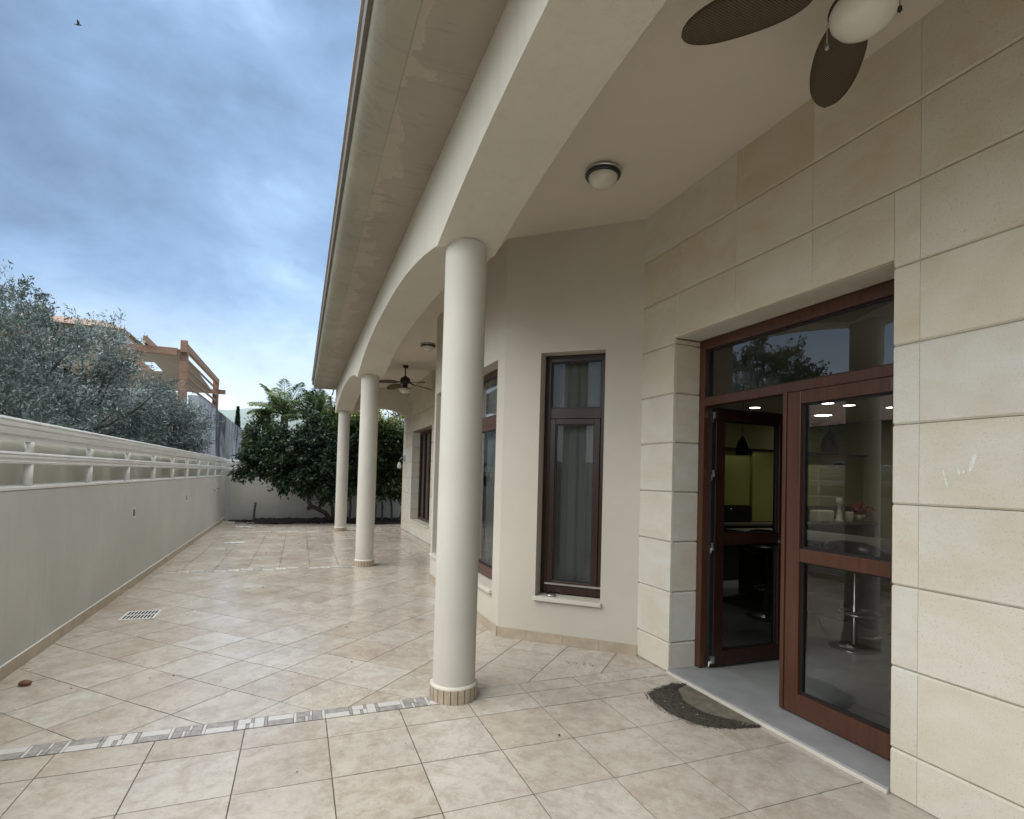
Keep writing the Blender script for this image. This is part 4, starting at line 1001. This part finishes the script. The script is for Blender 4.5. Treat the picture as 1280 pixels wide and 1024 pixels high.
for k in range(9):
    x = 1.5+.22*k+random.uniform(-.1,.1); p = [(x+random.uniform(-.1,.1)*i-.05*(i)*(1 if k < 4 else -1), 17.75-.06*i+random.uniform(-.05,.05), .5*i) for i in range(6)]; mb.tube(p, [.04,.035,.03,.025,.02,.012], 6)
mb.build('trunk', M['bark'], sh2)
blob_leaves(sh2, [((1.5,17.5,2.5),(.6,.55,.8),1.2), ((2.2,17.5,2.6),(.6,.6,.85),1.4), ((2.8,17.5,2.6),(.5,.5,.8),1), ((1.6,17.6,1.5),(.55,.5,.6),.8), ((2.3,17.6,1.35),(.6,.5,.6),.8), ((2.9,17.6,1.5),(.45,.5,.7),.8), ((1.1,17.7,2.9),(.5,.5,.55),.8), ((1.25,17.9,3.2),(.3,.4,.35),.4)], 6000, .10, .46, M['shrub_gold'], goldtop, nclump=34, twig=.36)

def palm(base, h, n, fl, label, seed):
    rs = random.Random(seed); r = tag(empty('palm_tree', base), label, 'palm tree'); top = Vector(base)+Vector((0,0,h))
    mb = MB(); mb.tube([Vector(base), Vector(base)+Vector((.05,0,h*.5)), top], [.22,.18,.15], 10); mb.build('trunk', M['bark'], r)
    mb = MB(); P, D, T = [], [], []
    for k in range(n):
        a = 2*math.pi*k/n+rs.uniform(-.3,.3); el = R(rs.uniform(25, 88)); L = fl*rs.uniform(.8,1.1); d = Vector((math.cos(a)*math.cos(el), math.sin(a)*math.cos(el), math.sin(el))); pts = []; tt = rs.uniform(.1,.9)
        for i in range(9): u = i/8; pts.append(top+d*L*u+Vector((0,0,-.55*L*u*u*(1.1-math.sin(el)*.7))))
        mb.tube(pts, [.022*(1-u/9)+.004 for u in range(9)], 5)
        side = d.cross(Vector((0,0,1))).normalized()
        for i in range(60):
            u = .12+.88*i/60; f = u*8; j = min(int(f), 7); p = pts[j].lerp(pts[j+1], f-j); t = (pts[j+1]-pts[j]).normalized(); ll = .55*math.sin(math.pi*(u*.85+.1))
            for s in (1,-1):
                dd = (side*s+t*.7+Vector((0,0,.15-.3*rs.random()))).normalized(); P.append(p+dd*ll*.5); D.append((dd, ll)); T.append(min(1, tt+rs.uniform(-.15,.15)))
    mb.build('frond_stem', M['palm'], r)
    mm = MB()
    for p, (dd, ll), t in zip(P, D, T):
        s = dd.cross(Vector((rs.uniform(-1,1), rs.uniform(-1,1), 1))).normalized()*.019
        mm.poly([p-dd*ll*.5, p+s, p+dd*ll*.5+Vector((0,0,-.05)), p-s], (t,)*3)
    mm.build('fronds', M['palm'], r); return r
palm((-.72, 26, -.25), 4.25, 19, 2.1, 'taller palm with upright pale fronds behind the dark shrub', 4)
palm((.55, 24, -.25), 3.8, 18, 2.0, 'lower palm with arching fronds close to the eave corner', 9)
def cone_tree(base, h, rad, label):
    r = tag(empty('conifer', base), label, 'conifer'); b = np.array(base, float); n = 9000; u = rng.random(n)**.7
    a = rng.uniform(0, 2*np.pi, n); rr = rad*(1-u)**.75*(.75+.35*np.sin(a*5+u*17))*np.sqrt(rng.uniform(.35,1,n))
    P = b+np.stack([rr*np.cos(a), rr*np.sin(a), .3+u*(h-.3)], 1); D = np.stack([np.cos(a), np.sin(a), 1.3+0*a], 1)+rng.normal(size=(n,3))*.4
    leaves_object('crown', P, D, .22, .4, M['conifer'], r, rng.random(n)); mb = MB(); mb.tube([base, (base[0], base[1], base[2]+h*.8)], [.15,.04], 7); mb.build('trunk', M['bark'], r)
cone_tree((-3.95, 40, -.25), 5.95, .42, 'small dark pointed conifer above the concrete wall')
cone_tree((-5.9, 43, -.25), 5.3, .6, 'broader dark conifer at the corner of the pergola house')
BG = 'bushy trees beyond the end wall'
tree('bushy_tree', (-1.55, 27, -.25), (-1.55, 27, 2.9), (.75, .9, 1.35), 60, 9000, .13, .4, M['bush'], 'pale green bushy tree between the conifer and the palm', 'tree', BG, .12, .45)
tree('bushy_tree', (1.5, 28, -.25), (1.6, 28, 3.0), (1.5, 1.2, 1.5), 80, 12000, .13, .4, M['bush'], 'olive green bushy tree under the low palm near the eave', 'tree', BG, .12, .45)
tree('bushy_tree', (4.5, 24, -.25), (4.5, 24, 3.2), (2.4, 1.5, 2.2), 120, 14000, .13, .45, M['shrub_gold'], 'tall bushy tree filling the gap beyond the last column', 'tree', BG, .14, .5, tone_fn=lambda p, t: np.clip(t*.6+np.clip((p[:,2]-3.2)/1.5, 0, 1)*.5, 0, 1))
tree('bushy_tree', (-10.2, 25, -.25), (-10.2, 25, 6.0), (1.5, 1.5, 2.5), 100, 16000, .13, .4, M['olive'], 'tall grey green tree at the left edge above the olives', 'tree', None, .2, .5)

# ------------------------------------------------------------------ neighbours
cw = MB(); cw.mesh([(-3.0,19.3,-.25),(-3.0,38,-.25),(-3.0,38,3.72),(-3.0,19.3,3.84),(-3.3,19.3,-.25),(-3.3,38,-.25),(-3.3,38,3.72),(-3.3,19.3,3.84)], [(0,1,2,3),(4,7,6,5),(3,2,6,7),(0,3,7,4),(1,5,6,2)])
tag(cw.build('concrete_wall', M['concrete']), 'high concrete boundary wall with black water stains', 'wall')
nh = tag(empty('neighbour_house', (-8, 26, 0)), 'white neighbouring house with tiled roof and roof terrace behind the olives', 'house')
mb = MB(); wall_open(mb, lambda s, t, z: (-14+s, 20.9+t, z), 10.2, -.25, 3.3, 0, 8, []); mb.build('lower_storey', M['white_wall'], nh)
mb = MB(); mb.box(-14, -7.2, 27, 31, 3.3, 7.3); mb.build('upper_storey', M['white_wall'], nh)
mb = MB(); V = [(-14.3,26.6,7.25),(-6.95,26.6,7.25),(-6.95,31.3,7.25),(-14.3,31.3,7.25),(-13,28.9,8.0),(-8.3,28.9,8.0)]; mb.mesh([(v[0],v[1],v[2]) for v in V], [(0,1,5,4),(1,2,5),(2,3,4,5),(3,0,4),(0,3,2,1)]); mb.build('roof', M['roof_red'], nh)
for x in (-12.6, -10.6, -8.6):
    f = MB(); f.box(x-.5, x+.5, 26.95, 26.999, 4.3, 5.7); w = f.build('window', M['white_metal'], nh); g = MB(); g.box(x-.44, x+.44, 26.94, 26.949, 4.36, 5.64); g.build('pane', M['black_lacq'], w)
mb = MB(); mb.box(-14, -3.8, 20.9, 21.0, 3.31, 4.1); mb.build('terrace_parapet', M['white_wall'], nh)
pg = tag(empty('pergola', (-5.8, 24, 3.3)), 'wooden pergola with canvas shade on the neighbouring roof terrace', 'pergola')
for x, y in ((-3.72, 20.75), (-3.75, 28.3), (-8.2, 20.75), (-8.2, 28.3)):
    mb = MB(); mb.box(x-.115, x+.115, y-.115, y+.115, 3.3, 5.50 if y < 25 else 5.75)
    mb.build('post', M['timber'], pg, .01)
mb = MB(); mb.box(-8.6, -3.88, 20.5, 20.6, 5.26, 5.50); mb.build('front_beam', M['timber'], pg, .008)
mb = MB(); mb.box(-8.6, -3.35, 28.25, 28.38, 5.05, 5.25); mb.build('rear_beam', M['timber'], pg, .008)
mb = MB(); mb.box(-3.76, -3.64, 20.55, 28.5, 5.50, 5.74); mb.box(-3.80, -3.60, 20.5, 20.62, 5.38, 5.78); mb.build('side_beam', M['timber'], pg, .008)
for x in (-4.75, -5.9, -7.1, -8.1):
    mb = MB(); P = [(x-.05, 20.3, 5.52), (x+.05, 20.3, 5.52), (x+.05, 20.3, 5.76), (x-.05, 20.3, 5.76)]; Q = [(a, 28.6, b-.18) for a, _, b in P]; mb.mesh(P+Q, [(0,1,2,3),(4,7,6,5),(0,4,5,1),(1,5,6,2),(2,6,7,3),(3,7,4,0)]); mb.build('rafter', M['timber'], pg, .005)
for z in (5.20, 4.92, 4.64, 4.36):
    mb = MB(); mb.box(-3.72, -3.68, 20.9, 28.2, z, z+.08); mb.build('side_slat', M['timber'], pg)
mb = MB(); n = 12; V = []
for i in range(n+1):
    for j in range(n+1):
        u, v = i/n, j/n; V.append((-8.4+4.6*u, 20.62+7.6*v, 5.48-.42*v-.16*math.sin(math.pi*u)*math.sin(math.pi*v)))
mb.mesh(V, [(i*(n+1)+j, (i+1)*(n+1)+j, (i+1)*(n+1)+j+1, i*(n+1)+j+1) for i in range(n) for j in range(n) if not (5 <= i <= 8 and j in (3, 4))], smooth=True)
mb.build('shade_canvas', M['canvas'], pg)
an = tag(empty('garden_annex', (-8, 7, -.25)), 'low tiled garden annex seen only as a reflection in the door glass', 'building')
mb = MB(); mb.box(-9.6, -6.8, 3.0, 13.2, -.25, 3.15); mb.build('wall', M['canvas'], an)
mb = MB(); mb.mesh([(-6.4,2.6,3.12),(-6.4,13.6,3.12),(-10,13.6,3.12),(-10,2.6,3.12),(-8.2,3.6,4.1),(-8.2,12.6,4.1)], [(0,1,5,4),(1,2,5),(2,3,4,5),(3,0,4),(0,3,2,1)]); mb.build('roof', M['roof_red'], an)
for y in (4.4, 6.2, 8.0, 9.8, 11.6):
    f = MB(); f.box(-6.80, -6.76, y-.4, y+.4, 1.0, 2.2); w = f.build('window', M['white_metal'], an); g_ = MB(); g_.box(-6.755, -6.75, y-.34, y+.34, 1.06, 2.14); g_.build('pane', M['black_lacq'], w)
# distant things
dh = tag(empty('distant_house', (3.0, 62, 0)), 'small grey roofed house in the distance beside the eave', 'house')
mb = MB(); mb.box(.8, 6, 60, 66, -.25, 6.2); mb.build('wall', M['white_wall'], dh)
mb = MB(); mb.mesh([(.4,59.5,6.2),(6.4,59.5,6.2),(6.4,66.5,6.2),(.4,66.5,6.2),(2.2,63,8.0),(4.6,63,8.0)], [(0,1,5,4),(1,2,5),(2,3,4,5),(3,0,4),(0,3,2,1)]); mb.build('roof', M['marble'], dh)
mb = MB(); mb.tube([(-1.75, 34, -.25), (-1.75, 34, 5.5)], .07, 10); mb.lathe([(.07,5.35),(.10,5.38),(.10,5.5),(.0,5.55)], -1.75, 34, 10); tag(mb.build('flue_pipe', M['pipe']), 'thin dark flue pipe rising left of the taller palm', 'pipe')
mb = MB(); V = []; F = []; nx, ny = 120, 6
for i in range(nx+1):
    x = -420+840*i/nx
    for j in range(ny+1):
        q = j/ny; ridge = 44+9*mnoise.noise(Vector((x*.011, 1.3, 0)))+3*mnoise.noise(Vector((x*.05, 2, 0)))+.012*x
        V.append((x, 330+150*q, -.3+ridge*math.sin(math.pi*.5*min(1, q*1.4))))
mb.mesh(V, [(i*(ny+1)+j, (i+1)*(ny+1)+j, (i+1)*(ny+1)+j+1, i*(ny+1)+j+1) for i in range(nx) for j in range(ny)], smooth=True)
tag(mb.build('hills', M['hill']), 'low distant hills on the horizon', 'hills', kind='structure')
# bird
bc = Vector((-.40937, 1.21005, .81361))*38+Vector((0,0,1.55)); br = tag(empty('bird', bc), 'small dark bird flying high in the cloudy sky', 'bird')
fw_ = Vector((.75,.35,.35)).normalized(); sd = Vector((-.3,.9,-.1)).normalized(); mb = MB()
mb.tube([bc-fw_*.20, bc-fw_*.12, bc-fw_*.02, bc+fw_*.10, bc+fw_*.16, bc+fw_*.20], [.012,.035,.055,.045,.034,.006], 8)
mb.poly([bc-fw_*.12+sd*.02, bc-fw_*.26+sd*.05, bc-fw_*.26-sd*.05, bc-fw_*.12-sd*.02]); mb.build('body', M['bird'], br)
for k in (1,-1):
    mb = MB(); u = Vector((0,0,1)); a = bc+fw_*.08; b = bc-fw_*.07; mb.poly([a, bc+sd*k*.16+u*.10+fw_*.05, bc+sd*k*.33+u*.15-fw_*.10, bc+sd*k*.17+u*.085-fw_*.10, b]); mb.build('wing', M['bird'], br)

# ------------------------------------------------------------------ world, sun, camera
w = bpy.data.worlds.new('World'); scene.world = w; w.use_nodes = True; nt = w.node_tree
for n in list(nt.nodes): nt.nodes.remove(n)
SKYLOC = (3.1, .6, 0)
SUN_EL, SUN_AZ = 41, -105           # azimuth from +Y, negative towards -X
sky = N(nt, 'ShaderNodeTexSky', sky_type='NISHITA'); sky.sun_disc = False; sky.sun_elevation = R(SUN_EL); sky.sun_rotation = R(SUN_AZ)
bgs = N(nt, 'ShaderNodeVectorMath', operation='SCALE', i={'Scale': .10}); L_(nt, sky.outputs[0], bgs.inputs[0])
g = N(nt, 'ShaderNodeTexCoord').outputs['Generated']
sep = N(nt, 'ShaderNodeSeparateXYZ'); L_(nt, g, sep.inputs[0])
# cloud layer: project direction on a plane overhead
zz = N(nt, 'ShaderNodeMath', operation='ADD', i={1: .22}); L_(nt, sep.outputs[2], zz.inputs[0])
zm = N(nt, 'ShaderNodeMath', operation='MAXIMUM', i={1: .05}); L_(nt, zz.outputs[0], zm.inputs[0])
dv = N(nt, 'ShaderNodeCombineXYZ')
for k in (0, 1):
    q = N(nt, 'ShaderNodeMath', operation='DIVIDE'); L_(nt, sep.outputs[k], q.inputs[0]); L_(nt, zm.outputs[0], q.inputs[1]); L_(nt, q.outputs[0], dv.inputs[k])
cv = mapping(nt, g, (1.0, 1.0, 1.7), SKYLOC, (0, 0, 0))
n1 = noise(nt, cv, 2.1, 7, .52, .25); n2 = noise(nt, mapping(nt, g, (1,1,1.8), (9,4,2)), 6.5, 8, .6, .3)
nm = mixc(nt, .20, n1, n2)
cloud = ramp(nt, nm, [(.34, (.085,.127,.195)), (.43, (.115,.173,.265)), (.52, (.152,.230,.350)), (.61, (.215,.315,.445)), (.71,(.33,.44,.55))])
# brighter, whiter band low over the horizon
hz = N(nt, 'ShaderNodeMapRange', i={1: .08, 2: .28, 3: 1, 4: 0}); L_(nt, sep.outputs[2], hz.inputs[0])
hm = N(nt, 'ShaderNodeMath', operation='POWER', i={1: 1.35}); L_(nt, hz.outputs[0], hm.inputs[0])
hn = N(nt, 'ShaderNodeMath', operation='MULTIPLY'); L_(nt, hm.outputs[0], hn.inputs[0]); L_(nt, ramp(nt, n2, [(.25, (.75,)*3), (.7, (1,)*3)]), hn.inputs[1])
c1 = mixc(nt, hn.outputs[0], cloud, (.52,.575,.60))
# much brighter, whiter zenith, added out of view to light the scene
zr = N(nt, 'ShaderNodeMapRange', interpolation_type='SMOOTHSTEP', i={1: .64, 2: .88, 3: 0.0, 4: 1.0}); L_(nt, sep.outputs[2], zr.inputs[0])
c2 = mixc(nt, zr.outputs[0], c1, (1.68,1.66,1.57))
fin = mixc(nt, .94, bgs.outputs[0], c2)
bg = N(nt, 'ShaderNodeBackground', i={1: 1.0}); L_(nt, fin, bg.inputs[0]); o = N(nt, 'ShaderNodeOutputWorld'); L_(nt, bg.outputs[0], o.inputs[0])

sun = bpy.data.lights.new('sun', 'SUN'); sun.energy = 1.5; sun.angle = R(60); sun.color = (1, .97, .91)
so = bpy.data.objects.new('sun', sun); COL.objects.link(so)
d = Vector((math.sin(R(SUN_AZ))*math.cos(R(SUN_EL)), math.cos(R(SUN_AZ))*math.cos(R(SUN_EL)), math.sin(R(SUN_EL))))
so.rotation_euler = d.to_track_quat('Z', 'Y').to_euler()

cam = bpy.data.cameras.new('camera'); co = bpy.data.objects.new('camera', cam); COL.objects.link(co); scene.camera = co
yaw, pitch, roll = R(21.3247), R(1.55078), R(1.55653)
f = Vector((math.sin(yaw)*math.cos(pitch), math.cos(yaw)*math.cos(pitch), math.sin(pitch)))
r0 = Vector((math.cos(yaw), -math.sin(yaw), 0)); u0 = r0.cross(f)
rr = r0*math.cos(roll)+u0*math.sin(roll); uu = -r0*math.sin(roll)+u0*math.cos(roll)
co.matrix_world = Matrix(((rr.x, uu.x, -f.x, 0), (rr.y, uu.y, -f.y, 0), (rr.z, uu.z, -f.z, 1.55), (0,0,0,1)))
cam.sensor_fit = 'HORIZONTAL'; cam.sensor_width = 36; cam.lens = 36*676.75/1280
cam.shift_x = .8/1280; cam.shift_y = 66.4/1280; cam.clip_start = .05; cam.clip_end = 3000

vs = scene.view_settings; scene.display_settings.display_device = 'sRGB'
vs.view_transform = 'Standard'; vs.look = 'None'; vs.exposure = 1.24; vs.gamma = 1; vs.use_curve_mapping = False
cy = scene.cycles; cy.max_bounces = 10; cy.diffuse_bounces = 5; cy.glossy_bounces = 4; cy.transparent_max_bounces = 16; cy.caustics_reflective = False; cy.caustics_refractive = False
cy.sample_clamp_indirect = 4
